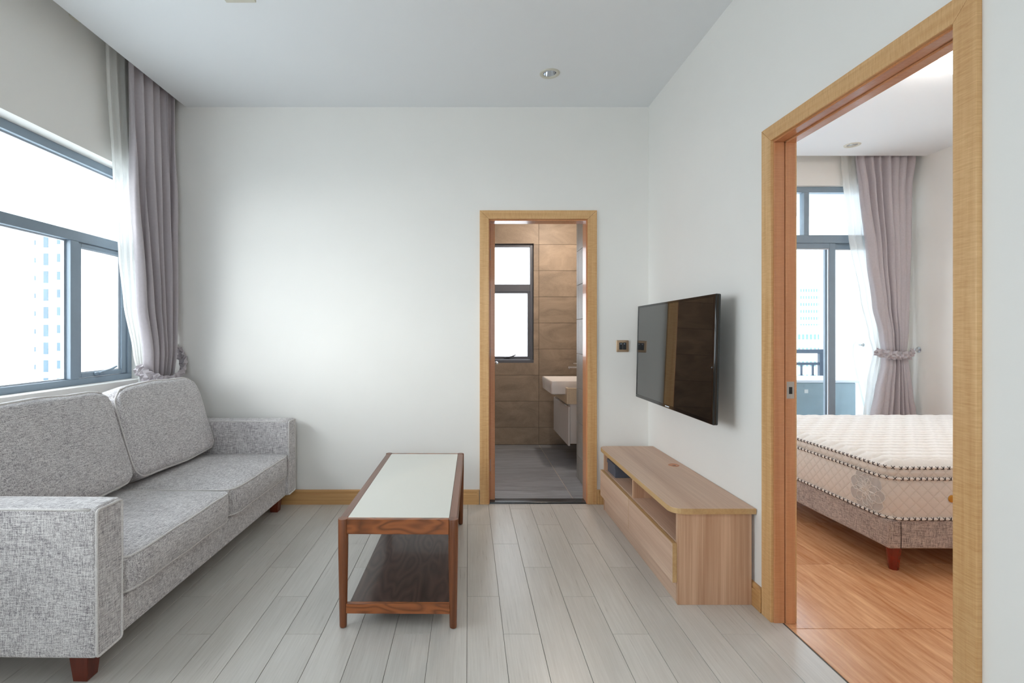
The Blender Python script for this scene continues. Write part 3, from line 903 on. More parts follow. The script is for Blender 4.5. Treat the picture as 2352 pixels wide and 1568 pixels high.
for a, b in ((2.330, 2.9745), (2.9765, 3.606)):
    bm = box(0.944, 0.9645, a, b, 0.100, 0.282, 0.001, 1)
    for f in bm.faces:
        f.material_index = 0 if f.normal.x < -0.9 else 1
    dr = obj('drawer_front', bm, ['console_y', 'console_edge'], mc)
gr = lathe([(0.032, 0), (0.032, 0.0015), (0.029, 0.003), (0.026, 0.0032), (0.024, 0.0018), (0.0, 0.0016)], (1.255, 3.08, TZ1 - 0.0003), 28, capends=False)
go = obj('cable_grommet', gr, 'orange_pl', mc, smooth=True, auto=40)
obj('grommet_slot', box(1.242, 1.262, 3.060, 3.073, TZ1 + 0.001, TZ1 + 0.0022, 0.0005, 1), 'black', go)
bx = empty('storage_box', (1.08, 3.47, 0.2855))
tag(bx, 'slate blue lidded box on the far shelf of the console', 'box')
obj('body', box(0.984, 1.17, 3.378, 3.560, 0.2855, 0.350, 0.0015, 1), 'box', bx)
obj('lid', box(0.980, 1.174, 3.373, 3.565, 0.345, 0.372, 0.002, 1), 'box', bx)

# ------------------------------------------------------------------ television
tv = empty('television', (1.20, 3.017, 0.81))
tag(tv, 'black flat television on the right-hand wall above the low console', 'television')
ty0, ty1, tz0, tz1 = 2.46, 3.576, 0.808, 1.446
ctv = Vector((1.215, 3.018, 1.127))
def tvbox(name, x0, x1, a, b, z0_, z1_, mat, bev=0.004, seg=3, par=None):
    bm = box(x0, x1, a, b, z0_, z1_, bev, seg)
    bmesh.ops.rotate(bm, verts=bm.verts, cent=ctv, matrix=Matrix.Rotation(rad(1.4), 3, 'Y'))
    return obj(name, bm, mat, par or tv, smooth=True, auto=35)
bm = bmesh.new()
for r in rects_minus((ty0, ty1, tz0, tz1), [(ty0 + .012, ty1 - .012, tz0 + .018, tz1 - .012)]): abox(bm, 1.196, 1.222, r[0], r[1], r[2], r[3])
bmesh.ops.rotate(bm, verts=bm.verts, cent=ctv, matrix=Matrix.Rotation(rad(1.4), 3, 'Y'))
obj('bezel', bm, 'bezel', tv)
tvbox('edge_trim', 1.1985, 1.226, ty0 - 0.004, ty1 + 0.003, tz0 - 0.004, tz1 + 0.002, 'bezel', 0.006, 3)
tvbox('screen', 1.1978, 1.2, ty0 + .0122, ty1 - .0122, tz0 + .0182, tz1 - .0122, 'screen', 0, 1)
tvbox('logo_plate', 1.1952, 1.197, 2.985, 3.045, tz0 + 0.006, tz0 + 0.012, 'led', 0, 1)
tvbox('rear_housing', 1.226, 1.245, ty0 + 0.06, ty1 - 0.06, tz0 + 0.03, tz1 - 0.06, 'black', 0.008, 2)
mt = box(1.240, 1.262, 2.88, 3.16, 1.00, 1.26, 0.003, 1)
abox(mt, 1.255, 1.316, 3.00, 3.04, 1.07, 1.19, 0.002, 1)
abox(mt, 1.312, 1.3235, 2.90, 3.14, 1.02, 1.24, 0.002, 1)
obj('wall_mount', mt, 'black', tv)

# ------------------------------------------------------------------ light switch
sw = empty('light_switch', (1.133, 3.71, 1.162))
tag(sw, 'bronze-framed double light switch with black rockers on the back wall', 'switch')
obj('frame_plate', rbox((1.133, 3.705, 1.162), (0.045, 0.0048, 0.043), 0.004, nin=2), 'bronze', sw, smooth=True, auto=50)
for s in (-1, 1):
    rk = obj('rocker', box(1.133 + (0.0005 if s > 0 else -0.026), 1.133 + (0.026 if s > 0 else -0.0005), 3.6985, 3.7005, 1.136, 1.188, 0.0008, 1), 'black', sw)
    obj('indicator', box(1.133 + s * 0.0125 - 0.004, 1.133 + s * 0.0125 + 0.004, 3.6978, 3.6986, 1.1765, 1.180), 'led', rk)

# ------------------------------------------------------------------ downlights and ceiling fitting
def downlight(x, y, label, group=None):
    d = empty('downlight', (x, y, HC))
    tag(d, label, 'downlight', 'recessed ceiling downlights')
    obj('trim_ring', lathe([(0.064, 0.0), (0.063, -0.004), (0.058, -0.0065), (0.048, -0.0060), (0.042, -0.003), (0.0405, 0.004)], (x, y, HC), 36, capends=False), 'cream', d, smooth=True)
    obj('reflector', lathe([(0.0408, 0.002), (0.037, 0.020), (0.029, 0.045), (0.018, 0.062)], (x, y, HC), 36, capends=False), 'chrome', d, smooth=True)
    obj('lamp', lathe([(0.019, 0.062), (0.018, 0.040), (0.012, 0.030), (0.0, 0.027)], (x, y, HC), 20, capends=False), 'white_pl', d, smooth=True)
downlight(0.521, 3.229, 'round chrome downlight in the living room ceiling, above the bathroom door')
downlight(3.39, 4.45, 'round chrome downlight in the bedroom ceiling near the curtain')
cl = empty('ceiling_lamp', (2.93, 2.80, HC))
tag(cl, 'round glass ceiling lamp mostly hidden behind the right side of the bedroom doorway', 'ceiling lamp')
obj('base', lathe([(0.16, 0.0), (0.16, -0.03), (0.10, -0.035)], (2.93, 2.80, HC), 32), 'cream', cl, smooth=True, auto=40)
obj('shade', lathe([(0.20, -0.036), (0.235, -0.07), (0.235, -0.10), (0.19, -0.135), (0.10, -0.155), (0.0, -0.16)], (2.93, 2.80, HC), 36, capends=False), 'lampglow', cl, smooth=True)
bl = empty('ceiling_lamp', (0.93, 4.95, 2.6))
tag(bl, 'small warm ceiling lamp in the bathroom above the vanity', 'ceiling lamp')
obj('base', lathe([(0.07, 0.0), (0.07, -0.012)], (0.93, 4.95, 2.6), 24), 'cream', bl, smooth=True, auto=40)
obj('shade', lathe([(0.062, -0.0125), (0.062, -0.03), (0.04, -0.042), (0.0, -0.045)], (0.93, 4.95, 2.6), 24, capends=False), 'bathglow', bl, smooth=True)
cf = empty('ceiling_fitting', (-1.13, 2.42, HC))
tag(cf, 'pale square fitting on the living room ceiling at the upper left', 'ceiling fitting')
obj('base_plate', box(-1.207, -1.057, 2.355, 2.512, HC - 0.02, HC, 0.003, 2), 'cream', cf)
obj('dome', lathe([(0.05, 0.0), (0.048, -0.008), (0.03, -0.014), (0.0, -0.016)], (-1.132, 2.42, HC - 0.02), 28, capends=False), 'cream', cf, smooth=True)

# ------------------------------------------------------------------ curtains
def lerp_tab(tab, z):
    """tab: list of (z, value...) with z descending"""
    if z >= tab[0][0]: return tab[0][1:]
    for a, b in zip(tab, tab[1:]):
        if z >= b[0]:
            t = (a[0] - z) / (a[0] - b[0]); t2 = t * t * (3 - 2 * t) * 0.5 + t * 0.5
            return tuple(a[i] + (b[i] - a[i]) * t2 for i in range(1, len(a)))
    return tab[-1][1:]

def drape(name, tab, folds, mat, z_top, z_bot, axis, parent, seed=0, nu=None, nv=90, sharp=0.0):
    """tab rows: z, edge a, edge b, depth centre, amplitude"""
    rr = random.Random(seed)
    nu = nu or folds * 14
    ph = [rr.uniform(-0.5, 0.5) for _ in range(folds + 2)]
    am = [rr.uniform(0.65, 1.15) for _ in range(folds + 2)]
    bm = bmesh.new(); rows = []
    for j in range(nv + 1):
        z = z_top + (z_bot - z_top) * j / nv
        a, b, d, amp = lerp_tab(tab, z)
        row = []
        for i in range(nu + 1):
            u = i / nu
            k = u * folds; ki = int(k); fr = k - ki
            A = am[ki] * (1 - fr) + am[ki + 1] * fr
            P = ph[ki] * (1 - fr) + ph[ki + 1] * fr
            drift = 0.22 * math.sin(z * 1.1 + u * 5 + seed)
            th = 2 * PI * k + P + drift * 0.5
            s1 = math.sin(th)
            off = amp * A * (s1 + 0.25 * math.sin(2 * th + z * 2 + seed))
            sl = amp * 1.1 * math.cos(th) * (0.5 + 0.5 * math.sin(z * 0.9 + k))
            s = a + (b - a) * u + sl * 0.6
            s = max(min(a, b), min(max(a, b), s))
            dd = d + off + wob((u * 3, z, 0), amp * 0.14, 2, seed)
            row.append(bm.verts.new((dd, s, z) if axis == 'Y' else (s, dd, z)))
        rows.append(row)
    for A_, B_ in zip(rows, rows[1:]):
        for i in range(nu): bm.faces.new((A_[i], A_[i + 1], B_[i + 1], B_[i]))
    o = obj(name, bm, mat, parent, smooth=True)
    m = o.modifiers.new('thickness', 'SOLIDIFY'); m.thickness = 0.0012; m.offset = 0
    return o

def ruffle(name, path, h, amp, parent, mat='curtain', n=56, tiltv=None):
    """a band of folded cloth facets following a 3D path"""
    path = [Vector(p) for p in path]
    L = [0]
    for a, b in zip(path, path[1:]): L.append(L[-1] + (b - a).length)
    def at(s):
        s = max(0, min(L[-1], s))
        for i in range(len(path) - 1):
            if s <= L[i + 1] + 1e-9:
                t = (s - L[i]) / (L[i + 1] - L[i]); return path[i].lerp(path[i + 1], t)
        return path[-1]
    ctr = sum(path, Vector()) / len(path)
    bm = bmesh.new(); rows = []
    rr = random.Random(11)
    for i in range(n + 1):
        s = L[-1] * i / n
        p = at(s); t = (at(s + 0.004) - at(s - 0.004)).normalized()
        out = p - ctr; out -= t * out.dot(t); out.z *= 0.3; out.normalize()
        up = t.cross(out)
        if up.z < 0: up = -up
        row = []
        offs = [0.0, 0.7, 1.0, 0.7, 0.0]
        for j, q in enumerate((-1, -0.5, 0, 0.5, 1)):
            chk = ((i // 2 + j) % 2) * 1.0
            if i % 2: chk = 0.5 + 0.5 * rr.uniform(-0.6, 0.6)
            r_ = amp * (0.15 + offs[j] * 0.55 + chk * 0.75 + rr.uniform(-0.12, 0.12))
            row.append(bm.verts.new(p + out * r_ + up * (q * h * (1 + 0.22 * ((i // 2) % 2)) + rr.uniform(-.12, .12) * h) + t * rr.uniform(-0.2, 0.2) * L[-1] / n))
        rows.append(row)
    for A_, B_ in zip(rows, rows[1:]):
        for j in range(4):
            if (A_[j].index + j) % 2: bm.faces.new((A_[j], A_[j + 1], B_[j + 1])); bm.faces.new((A_[j], B_[j + 1], B_[j]))
            else: bm.faces.new((A_[j], A_[j + 1], B_[j])); bm.faces.new((A_[j + 1], B_[j + 1], B_[j]))
    o = obj(name, bm, mat, parent)
    m = o.modifiers.new('thickness', 'SOLIDIFY'); m.thickness = 0.006; m.offset = -1
    return o

# living room
r1 = tag(obj('curtain_rail', box(-2.20, -2.17, 0.5, 3.69, 3.195, 3.219, 0.002, 1), 'white_pl'), 'white curtain rail hidden in the living room ceiling recess', 'curtain rail')
lc = empty('curtain', (-2.14, 3.45, 0))
tag(lc, 'mauve grey curtain gathered at the right end of the living room window', 'curtain')
TL = [(3.2, 3.16, 3.69, -2.150, 0.022), (2.95, 3.165, 3.69, -2.145, 0.034), (2.2, 3.19, 3.69, -2.140, 0.050), (1.45, 3.26, 3.66, -2.140, 0.052), (1.12, 3.325, 3.63, -2.135, 0.048),
      (0.97, 3.36, 3.625, -2.150, 0.044), (0.88, 3.36, 3.60, -2.195, 0.022), (0.3, 3.30, 3.65, -2.205, 0.018), (0.02, 3.30, 3.66, -2.205, 0.018)]
drape('cloth', TL, 6, 'curtain', 3.196, 0.02, 'Y', lc, 3, nv=110)
ruffle('tieback', [(-2.20, 3.685, 1.15), (-2.12, 3.675, 1.11), (-2.085, 3.652, 1.045), (-2.07, 3.61, 0.99), (-2.065, 3.54, 0.955), (-2.065, 3.46, 0.935), (-2.075, 3.385, 0.94), (-2.12, 3.335, 0.975), (-2.18, 3.335, 1.03)], 0.036, 0.030, lc, n=44)
obj('tieback_hook', tube([(-2.20, 3.709, 1.15), (-2.20, 3.69, 1.15), (-2.19, 3.685, 1.13)], 0.005, 8), 'chrome', lc)
ls = empty('sheer_curtain', (-2.2, 3.3, 0))
tag(ls, 'white voile curtain hanging behind the living room curtain', 'sheer curtain')
TS = [(3.2, 3.06, 3.5, -2.215, 0.010), (2.9, 3.07, 3.5, -2.215, 0.012), (2.2, 3.13, 3.5, -2.215, 0.014), (1.75, 3.19, 3.5, -2.22, 0.014), (1.45, 3.24, 3.5, -2.22, 0.014), (1.12, 3.34, 3.5, -2.22, 0.012), (0.95, 3.40, 3.52, -2.225, 0.010), (0.02, 3.35, 3.55, -2.235, 0.010)]
drape('cloth', TS, 6, 'sheer', 3.196, 0.03, 'Y', ls, 5)
cbk = tag(obj('curtain_bracket', box(-2.27, -2.235, 2.86, 2.915, 3.055, 3.12, 0.002, 1), 'cream'), 'small cream bracket in the ceiling recess above the living room window', 'bracket')

# bedroom
tag(obj('curtain_rail', box(1.8, 4.27, 4.80, 4.83, 3.195, 3.219, 0.002, 1), 'white_pl'), 'white curtain rail hidden in the bedroom ceiling recess', 'curtain rail')
bc = empty('curtain', (3.98, 4.80, 0))
tag(bc, 'mauve grey curtain tied back in the bedroom, seen through the doorway', 'curtain')
TB = [(3.2, 3.66, 4.24, 4.785, 0.024), (2.9, 3.67, 4.235, 4.785, 0.032), (2.65, 3.71, 4.19, 4.785, 0.041), (1.95, 3.8, 4.175, 4.785, 0.046), (1.52, 3.865, 4.17, 4.785, 0.046), (1.25, 3.93, 4.165, 4.785, 0.043), (1.08, 3.95, 4.15, 4.785, 0.038), (0.95, 3.945, 4.17, 4.785, 0.041), (0.7, 3.89, 4.2, 4.785, 0.046), (0.44, 3.835, 4.235, 4.785, 0.049), (0.02, 3.79, 4.25, 4.785, 0.049)]
drape('cloth', TB, 7, 'curtain', 3.196, 0.02, 'X', bc, 8, nv=110)
ruffle('tieback', [(4.20, 4.80, 1.085), (4.15, 4.752, 1.055), (4.07, 4.735, 1.05), (3.98, 4.735, 1.055), (3.92, 4.75, 1.065), (3.885, 4.80, 1.085)], 0.034, 0.034, bc, n=30)
hk = lathe([(0.030, 0.0), (0.029, -0.004), (0.012, -0.010), (0.009, -0.028), (0.016, -0.036), (0.016, -0.044), (0.004, -0.048)], (4.2895, 4.80, 1.10), 24, 'X')
tube([(4.245, 4.80, 1.10), (4.22, 4.80, 1.085), (4.19, 4.795, 1.08)], 0.003, 6, bm=hk)
obj('holdback', hk, 'chrome', bc, smooth=True, auto=40)
bs = empty('sheer_curtain', (4.0, 4.85, 0))
tag(bs, 'white voile curtain behind the bedroom curtain', 'sheer curtain')
TBs = [(3.2, 3.59, 4.28, 4.865, 0.010), (2.9, 3.595, 4.275, 4.865, 0.012), (2.2, 3.66, 4.265, 4.865, 0.014), (1.6, 3.78, 4.25, 4.865, 0.014), (1.25, 3.86, 4.235, 4.865, 0.012), (1.07, 3.90, 4.22, 4.86, 0.010), (0.8, 3.85, 4.22, 4.865, 0.012), (0.4, 3.80, 4.27, 4.865, 0.012), (0.02, 3.78, 4.28, 4.865, 0.012)]
drape('cloth', TBs, 9, 'sheer', 3.196, 0.03, 'X', bs, 9)

# ------------------------------------------------------------------ bed
bx0, bx1, by0, by1 = 2.187, 4.20, 2.62, 4.16
bed = empty('bed_frame', (3.19, 3.39, 0))
tag(bed, 'low bed base in taupe heather fabric on red wooden legs', 'bed base')
def dfb(pp, p):
    q = pp.copy(); q.z += wob(q, 0.003, 4, 2); return q
obj('upholstered_base', rbox(((bx0 + bx1) / 2, (by0 + by1) / 2, 0.206), ((bx1 - bx0) / 2, (by1 - by0) / 2, 0.075), 0.012, dfb, 10, 2), 'bedfab', bed, smooth=True)
obj('seam', tube([(bx0 + 0.062, by0 - 0.0005, 0.134), (bx0 + 0.063, by0 - 0.001, 0.2), (bx0 + 0.062, by0 - 0.0005, 0.272)], 0.0018, 6), 'darkthread', bed)
for lx in (2.265, 4.12):
    for ly in (2.685, 4.09):
        bm = lathe([(0.022, 0.0), (0.0225, 0.004), (0.035, 0.133)], (lx, ly, 0), 8)
        obj('leg', bm, 'redleg', bed)

mat_ = empty('mattress', (3.19, 3.39, 0.281))
tag(mat_, 'white quilted mattress with dark-stitched piping lying on the bed base', 'mattress')
CR = 0.075; ins = 0.0
cxm, cym, hxm, hym = (bx0 + bx1) / 2, (by0 + by1) / 2, (bx1 - bx0) / 2, (by1 - by0) / 2
def perim(hx, hy, r, n=8):
    pts = []
    for cx, cy, s in ((hx - r, hy - r, 0), (-hx + r, hy - r, 1), (-hx + r, -hy + r, 2), (hx - r, -hy + r, 3)):
        for k in range(n + 1):
            a = PI / 2 * (s + k / n); pts.append((cxm + cx + r * math.cos(a), cym + cy + r * math.sin(a)))
    return pts
def loft(levels, r, par, name, mat, cap=True, n=8):
    bm = bmesh.new(); rings = []
    for z, e in levels:
        rings.append([bm.verts.new((x_, y_, z)) for x_, y_ in perim(hxm + e, hym + e, r + e, n)])
    for A_, B_ in zip(rings, rings[1:]):
        m_ = len(A_)
        for i in range(m_): bm.faces.new((A_[i], A_[(i + 1) % m_], B_[(i + 1) % m_], B_[i]))
    if cap: bm.faces.new(rings[0][::-1]); bm.faces.new(rings[-1])
    return obj(name, bm, mat, par, smooth=True, auto=60)
loft([(0.283, -0.006), (0.30, 0.001), (0.34, 0.006), (0.40, 0.008), (0.45, 0.005), (0.49, -0.002), (0.498, -0.010)], CR, mat_, 'side_panel', 'mat_side')
loft([(0.498, -0.012), (0.505, 0.0), (0.525, 0.003), (0.545, -0.002), (0.552, -0.010)], CR, mat_, 'topper_band', 'mat_side')
# quilted top, real relief
bm = bmesh.new()
nx, ny = 230, 320
LXs, LYs = 0.135, 0.078
def quilt(x_, y_):
    v = 0
    jy = round(y_ / LYs)
    m_ = 9
    for jj in (jy - 1, jy, jy + 1):
        sh_ = (jj % 2) * 0.5
        ii = round(x_ / LXs - sh_)
        h1 = mnoise.noise(Vector((ii * 3.1, jj * 2.7, 0))) * 0.012
        for i2 in (ii - 1, ii, ii + 1):
            dx_ = x_ - (i2 + sh_) * LXs - h1; dy_ = y_ - jj * LYs - 0.006 * math.sin(dx_ * 60)
            m_ = min(m_, (dx_ / 0.042) ** 2 + (dy_ / 0.011) ** 2)
    return 1 - math.exp(-m_ * 0.7)
rows = []
for j in range(ny + 1):
    row = []
    for i in range(nx + 1):
        u, v = i / nx * 2 - 1, j / ny * 2 - 1
        hx, hy = hxm - 0.010, hym - 0.010
        px_, py_ = u * hx, v * hy
        # pull grid corners in to the rounded corner
        r_ = CR - 0.010
        qx, qy = max(0, abs(px_) - (hx - r_)), max(0, abs(py_) - (hy - r_))
        if qx > 0 and qy > 0:
            m_ = max(qx, qy); l_ = math.hypot(qx, qy); k_ = m_ / l_
            px_ = math.copysign((hx - r_) + qx * k_, px_); py_ = math.copysign((hy - r_) + qy * k_, py_)
        e = max(abs(u), abs(v)); edge = max(0, min(1, (1 - e) / 0.05)); edge = math.sqrt(edge)
        z = 0.551 + edge * (0.012 + 0.030 * quilt(px_, py_))
        row.append(bm.verts.new((cxm + px_, cym + py_, z)))
    rows.append(row)
for A_, B_ in zip(rows, rows[1:]):
    for i in range(nx): bm.faces.new((A_[i], A_[i + 1], B_[i + 1], B_[i]))
obj('quilted_top', bm, 'mat_top', mat_, smooth=True)
# pipings with dark cross stitches
for z, e in ((0.2895, 0.002), (0.498, 0.002), (0.553, -0.004)):
    P = perim(hxm + e, hym + e, CR + e, 8)
    pp = []
    for i, p in enumerate(P):
        q = P[(i + 1) % len(P)]; L = math.hypot(q[0] - p[0], q[1] - p[1]); k = max(1, int(L / 0.08))
        for t in range(k): pp.append((p[0] + (q[0] - p[0]) * t / k, p[1] + (q[1] - p[1]) * t / k, z))
    po = obj('piping', tube(pp, 0.0075, 8, True), 'mat_top', mat_, smooth=True)
    # stitches on the two visible sides
    bm = bmesh.new()
    P3 = [Vector((p[0], p[1], z)) for p in P]; P3.append(P3[0])
    L = [0]
    for a, b in zip(P3, P3[1:]): L.append(L[-1] + (b - a).length)
    s = 0.01
    idx = 0
    while s < L[-1]:
        while L[idx + 1] < s: idx += 1
        t_ = (P3[idx + 1] - P3[idx]).normalized(); p = P3[idx] + t_ * (s - L[idx])
        n_ = Vector((t_.y, -t_.x, 0))
        if (p.y < cym and p.x < cxm + 0.9) or p.x < cxm - 0.9:
            up = Vector((0, 0, 1))
            for sg in (-1, 1):
                pts = []
                for k in range(5):
                    a = -1.25 + 2.5 * k / 4
                    pts.append(p + n_ * (0.0083 * math.cos(a)) + up * (0.0083 * math.sin(a)) + t_ * (sg * 0.006 * a / 1.25 * 1.2))
                tube(pts, 0.0017, 4, bm=bm)
        s += 0.031
    so_ = obj('stitching', bm, 'darkthread', po); so_['kind'] = 'stuff'
# flower prints that lie on the side panel
def side_pt(s, z, lift=0.0012):
    """s = distance along the left side from the near-left corner (negative: along the left face going away; positive: along the near face)"""
    e = 0.0078 * math.sin(PI * min(1, max(0, (z - 0.283) / 0.215))) + lift
    r_ = CR
    arc = r_ * PI / 2
    cx_, cy_ = bx0 + r_, by0 + r_
    if s < -arc / 2: return (bx0 - e, cy_ + (-s - arc / 2), z)
    if s > arc / 2: return (cx_ + (s - arc / 2), by0 - e, z)
    a = PI + (s + arc / 2) / r_
    return (cx_ + (r_ + e) * math.cos(a), cy_ + (r_ + e) * math.sin(a), z)
def peony(s0, z0, R0, seed):
    rr = random.Random(seed)
    bm = bmesh.new(); bl = bmesh.new(); lv = 0
    layers = [(1.0, 9, 0.36), (0.66, 7, 0.36), (0.38, 5, 0.30)]
    for li, (rad_, n_, w_) in enumerate(layers):
        for k in range(n_):
            a0 = 2 * PI * (k + 0.3 * li) / n_ + rr.uniform(-0.15, 0.15)
            rl = R0 * rad_ * rr.uniform(0.85, 1.1); 
            pts = []
            for t in range(17):
                q = 2 * PI * t / 16
                lx_ = rl * (0.60 + 0.42 * math.cos(q)); ly_ = rl * w_ * math.sin(q) * (1 + 0.12 * math.sin(5 * q))
                ds = lx_ * math.cos(a0) - ly_ * math.sin(a0); dz = lx_ * math.sin(a0) + ly_ * math.cos(a0)
                zz = max(0.297, min(0.485, z0 + dz))
                pts.append((s0 + ds, zz))
            lift = 0.0010 + 0.0002 * li + 0.00001 * k
            c_ = (sum(p[0] for p in pts) / 17, sum(p[1] for p in pts) / 17)
            if li == 0:
                cv = bm.verts.new(side_pt(c_[0], c_[1], lift)); 
                mid = [bm.verts.new(side_pt((p[0] + c_[0]) / 2, (p[1] + c_[1]) / 2, lift)) for p in pts[:-1]]
                vs = [bm.verts.new(side_pt(p[0], p[1], lift)) for p in pts[:-1]]
                for t in range(16):
                    bm.faces.new((cv, mid[t], mid[(t + 1) % 16])); bm.faces.new((mid[t], vs[t], vs[(t + 1) % 16], mid[(t + 1) % 16]))
            tube([side_pt(p[0], p[1], 0.0022) for p in pts[:-1]], 0.0016, 4, True, bm=bl)
    f = obj('flower_print', bm, 'print', mat_); f['label'] = 'grey peony print on the side'
    obj('flower_outline', bl, 'printline', f)
peony(-0.13, 0.395, 0.115, 3)
peony(-0.93, 0.395, 0.12, 4)
obj('button', lathe([(0.019, 0), (0.019, -0.003), (0.015, -0.006), (0.008, -0.004), (0.0, -0.005)], (2.505, 2.611, 0.397), 20, 'Y', capends=False), 'gold', mat_, smooth=True)['label'] = 'gold side button'

# ------------------------------------------------------------------ bathroom vanity
vc = empty('vanity_cabinet', (1.12, 5.15, 0.20))
tag(vc, 'white wall-hung vanity cabinet with a cream stone apron in the bathroom', 'cabinet')
obj('carcass', box(0.962, 1.299, 4.756, 5.55, 0.215, 0.590, 0.001, 1), 'lacquer', vc)
for a, b in ((4.745, 5.196), (5.200, 5.56)):
    d_ = obj('door', box(0.940, 0.958, a, b, 0.197, 0.562, 0.0015, 1), 'lacquer', vc)
    obj('pull', box(0.936, 0.950, (a + b) / 2 - 0.06, (a + b) / 2 + 0.06, 0.562, 0.568, 0.0008, 1), 'chrome', d_)
bm = bmesh.new()
abox(bm, 0.925, 0.945, 4.735, 5.60, 0.591, 0.742, 0.003, 2)
abox(bm, 0.945, 1.299, 4.735, 4.755, 0.591, 0.742, 0.003, 2)
obj('stone_apron', bm, 'quartz', vc)
bas = bmesh.new()
def bdf(pp, p):
    q = pp.copy()
    if p.x < 0: q.x += 0.035 * max(0, -p.z / 0.064) ** 1.0 if p.z < 0 else 0
    return q
# basin body: outer shell and inner bowl
o0 = [(0.785, 4.81), (1.27, 4.81), (1.27, 5.38), (0.785, 5.38)]
def ring(bm, x0_, x1_, ya_, yb_, z, r, n=4):
    out = []
    for cx, cy, s in ((x1_ - r, yb_ - r, 0), (x0_ + r, yb_ - r, 1), (x0_ + r, ya_ + r, 2), (x1_ - r, ya_ + r, 3)):
        for k in range(n + 1):
            a = PI / 2 * (s + k / n); out.append(bm.verts.new((cx + r * math.cos(a), cy + r * math.sin(a), z)))
    return out
lev = [(0.800, 1.26, 4.822, 5.368, 0.672, 0.02), (0.790, 1.27, 4.812, 5.378, 0.680, 0.02), (0.787, 1.27, 4.81, 5.38, 0.74, 0.018), (0.785, 1.27, 4.81, 5.38, 0.794, 0.018),
       (0.788, 1.268, 4.813, 5.377, 0.800, 0.016), (0.797, 1.20, 4.822, 5.368, 0.801, 0.016), (0.800, 1.195, 4.826, 5.364, 0.795, 0.02), (0.815, 1.18, 4.845, 5.345, 0.745, 0.04), (0.86, 1.14, 4.90, 5.29, 0.725, 0.06)]
rg = [ring(bas, *l) for l in lev]
for A_, B_ in zip(rg, rg[1:]):
    for i in range(len(A_)): bas.faces.new((A_[i], A_[(i + 1) % len(A_)], B_[(i + 1) % len(A_)], B_[i]))
bas.faces.new(rg[0][::-1]); bas.faces.new(rg[-1])
bo = empty('wash_basin', (1.0, 5.09, 0.672))
tag(bo, 'white rectangular ceramic basin on the bathroom vanity', 'basin')
obj('bowl', bas, 'ceramic', bo, smooth=True, auto=45)
obj('drain', lathe([(0.022, 0), (0.022, 0.003), (0.006, 0.004)], (1.0, 5.09, 0.7255), 20), 'chrome', bo, smooth=True, auto=40)
fc = empty('tap', (1.235, 5.10, 0.80))
tag(fc, 'chrome mixer tap above the bathroom basin', 'tap')
fb = lathe([(0.026, 0), (0.025, 0.008), (0.021, 0.012), (0.021, 0.14), (0.019, 0.146)], (1.235, 5.10, 0.80), 20)
obj('body', fb, 'chrome', fc, smooth=True, auto=40)
obj('spout', box(1.005, 1.225, 5.088, 5.112, 0.908, 0.926, 0.003, 2), 'chrome', fc)
obj('nozzle', lathe([(0.011, 0), (0.011, 0.010)], (1.022, 5.10, 0.899), 14), 'chrome', fc, smooth=True, auto=40)
obj('lever', box(1.06, 1.24, 5.094, 5.106, 0.950, 0.958, 0.002, 2), 'chrome', fc)

# ------------------------------------------------------------------ balcony outside the bedroom
bl_ = bmesh.new()
abox(bl_, 1.2, 5.0, 5.12, 6.85, -0.15, -0.02)
struct(obj('floor_balcony', bl_, 'balc'))
struct(obj('wall_balcony_right', box(4.77, 5.0, 5.12, 6.85, -0.02, 2.85), 'balc'))
struct(obj('ceiling_balcony', box(1.2, 5.0, 5.12, 6.85, 2.85, 3.0), 'balc'))
rl = empty('balcony_railing', (3.4, 6.75, 0))
tag(rl, 'grey metal railing along the bedroom balcony', 'railing')
Yr = 6.75; kk = Yr / 1157
def zz(py): return 1.25 - (py - 767) * kk
obj('top_rail', box(1.3, 4.765, 6.72, 6.78, zz(811), zz(802), 0.004, 1), 'rail', rl)
# slim second rail under the top rail
obj('mid_rail', box(1.3, 4.765, 6.735, 6.765, zz(838), zz(832), 0.003, 1), 'rail', rl)
obj('bottom_rail', box(1.3, 4.765, 6.735, 6.765, 0.08, 0.11, 0.003, 1), 'rail', rl)
xx = 1.42
while xx < 4.7:
    obj('baluster', box(xx - 0.011, xx + 0.011, 6.739, 6.761, 0.11, zz(838), 0.001, 1), 'rail', rl); xx += 0.152
for px_ in (1.32, 2.55, 3.42, 4.69):
    obj('post', box(px_, px_ + 0.05, 6.725, 6.775, -0.02, zz(811), 0.002, 1), 'rail', rl)
wm = empty('washing_machine', (3.95, 5.8, -0.02))
tag(wm, 'teal grey washing machine on the bedroom balcony, seen above the mattress', 'washing machine')
obj('body', box(3.46, 4.27, 5.55, 6.10, -0.02, 0.715, 0.012, 2), 'washer', wm)
obj('worktop', box(3.44, 4.30, 5.53, 6.12, 0.715, 0.745, 0.008, 2), 'balc', wm)
obj('label_plate', box(3.70, 3.74, 5.546, 5.551, 0.60, 0.64), 'white_pl', wm)
hs = empty('hose', (4.7, 6.0, -0.02))
tag(hs, 'white hose hanging from a tap on the balcony wall', 'hose')
obj('tube', tube([(4.735, 6.09, 1.12), (4.70, 6.10, 1.16), (4.69, 6.14, 1.13), (4.70, 6.17, 1.0), (4.71, 6.10, 0.7), (4.71, 5.98, 0.35), (4.70, 5.95, 0.1), (4.65, 6.05, -0.005)], 0.013, 8), 'white_pl', hs, smooth=True)
obj('tap_valve', lathe([(0.02, 0), (0.02, -0.012), (0.01, -0.015), (0.01, -0.05)], (4.77, 6.09, 1.12), 12, 'X'), 'steel', hs)

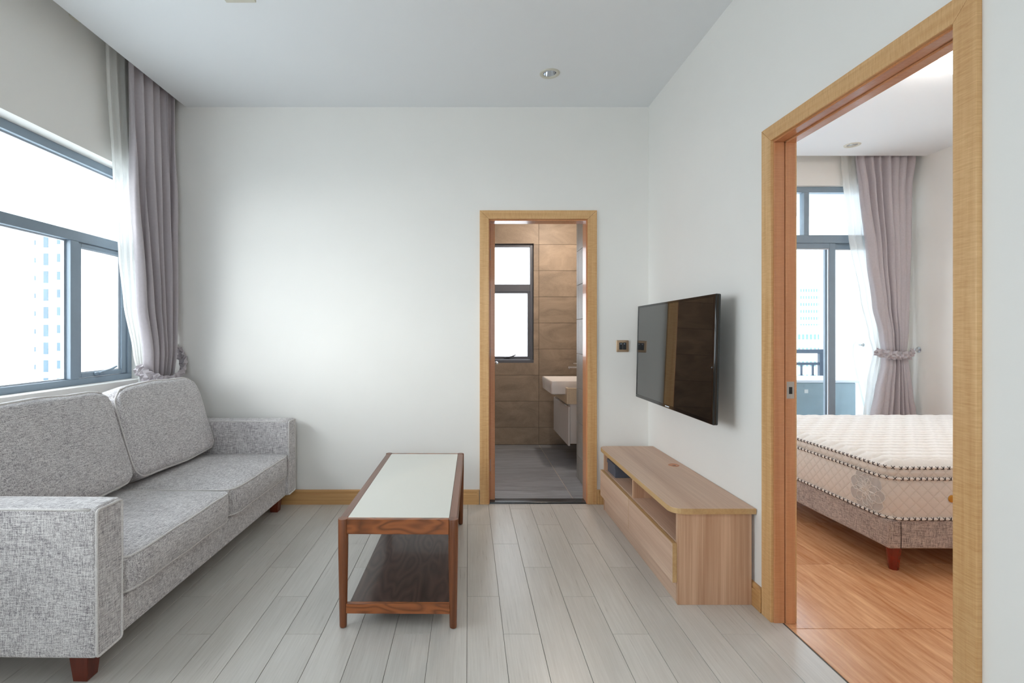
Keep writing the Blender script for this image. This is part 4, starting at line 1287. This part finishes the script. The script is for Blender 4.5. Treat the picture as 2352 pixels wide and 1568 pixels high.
# ------------------------------------------------------------------ distant towers
def tower(name, label, x0_, x1_, y0_, y1_, ztop, zbot, wins, fh, mat_w, strips=None, fac='front'):
    t = empty(name, ((x0_ + x1_) / 2, (y0_ + y1_) / 2, zbot))
    tag(t, label, 'building')
    obj('wall', box(x0_, x1_, y0_, y1_, zbot, ztop), 'ext_wall', t)
    obj('roof', box(x0_ - .3, x1_ + .3, y0_ - .3, y1_ + .3, ztop, ztop + 0.8), 'ext_roof', t)
    z = ztop - fh
    while z > zbot + 1:
        for (a, b, s0, s1) in wins:
            obj('window', box(a, b, y0_ - 0.06, y0_ + 0.05, z + s0, z + s1), mat_w, t)
        if strips: 
            obj('ledge', box(x0_, x1_, y0_ - 0.25, y0_, z - 0.12, z), 'ext_wall', t)
        z -= fh
    return t
def wx(px_, Y): return (px_ - 1076) * Y / 1157
Y_ = 85
tower('apartment_tower', 'pale apartment tower with rows of small windows outside the left window', wx(62, Y_), wx(178, Y_), Y_, Y_ + 20, 18.5, -28,
      [(wx(100, Y_), wx(111, Y_), 0.35, 2.35), (wx(131, Y_), wx(141, Y_), 0.9, 2.3), (wx(79, Y_), wx(82, Y_), 0.8, 1.6)], 3.0, 'ext_glass', True)
Y_ = 130
tower('glass_tower', 'pale tower with tall bands of blue glass behind the apartment tower', wx(188, Y_), wx(300, Y_), Y_, Y_ + 20, 23, -28,
      [(wx(213, Y_), wx(225, Y_), 0.1, 2.9), (wx(226, Y_), wx(238, Y_), 0.1, 2.9), (wx(244, Y_), wx(247, Y_), 0.1, 2.9), (wx(199, Y_), wx(202, Y_), 0.1, 2.9)], 3.1, 'ext_teal')
Y_ = 150
tower('office_block', 'low pale block with a window band beyond the balcony railing', wx(1760, Y_), wx(1925, Y_), Y_, Y_ + 20, 3.0, -28,
      [(wx(1788 + 9 * k, Y_), wx(1793 + 9 * k, Y_), 0.6, 2.2) for k in range(12)], 4.0, 'ext_teal')
Y_ = 260
tower('hazy_tower', 'tall hazy tower far beyond the balcony door', wx(1836, Y_), wx(1888, Y_), Y_, Y_ + 20, 26, -28,
      [(wx(1838 + 6.0 * k, Y_), wx(1841.5 + 6.0 * k, Y_), 0.6, 2.2) for k in range(8)], 3.6, 'ext_teal')
struct(obj('ground', box(-400, 400, -200, 600, -30, -28), 'ext_wall'))
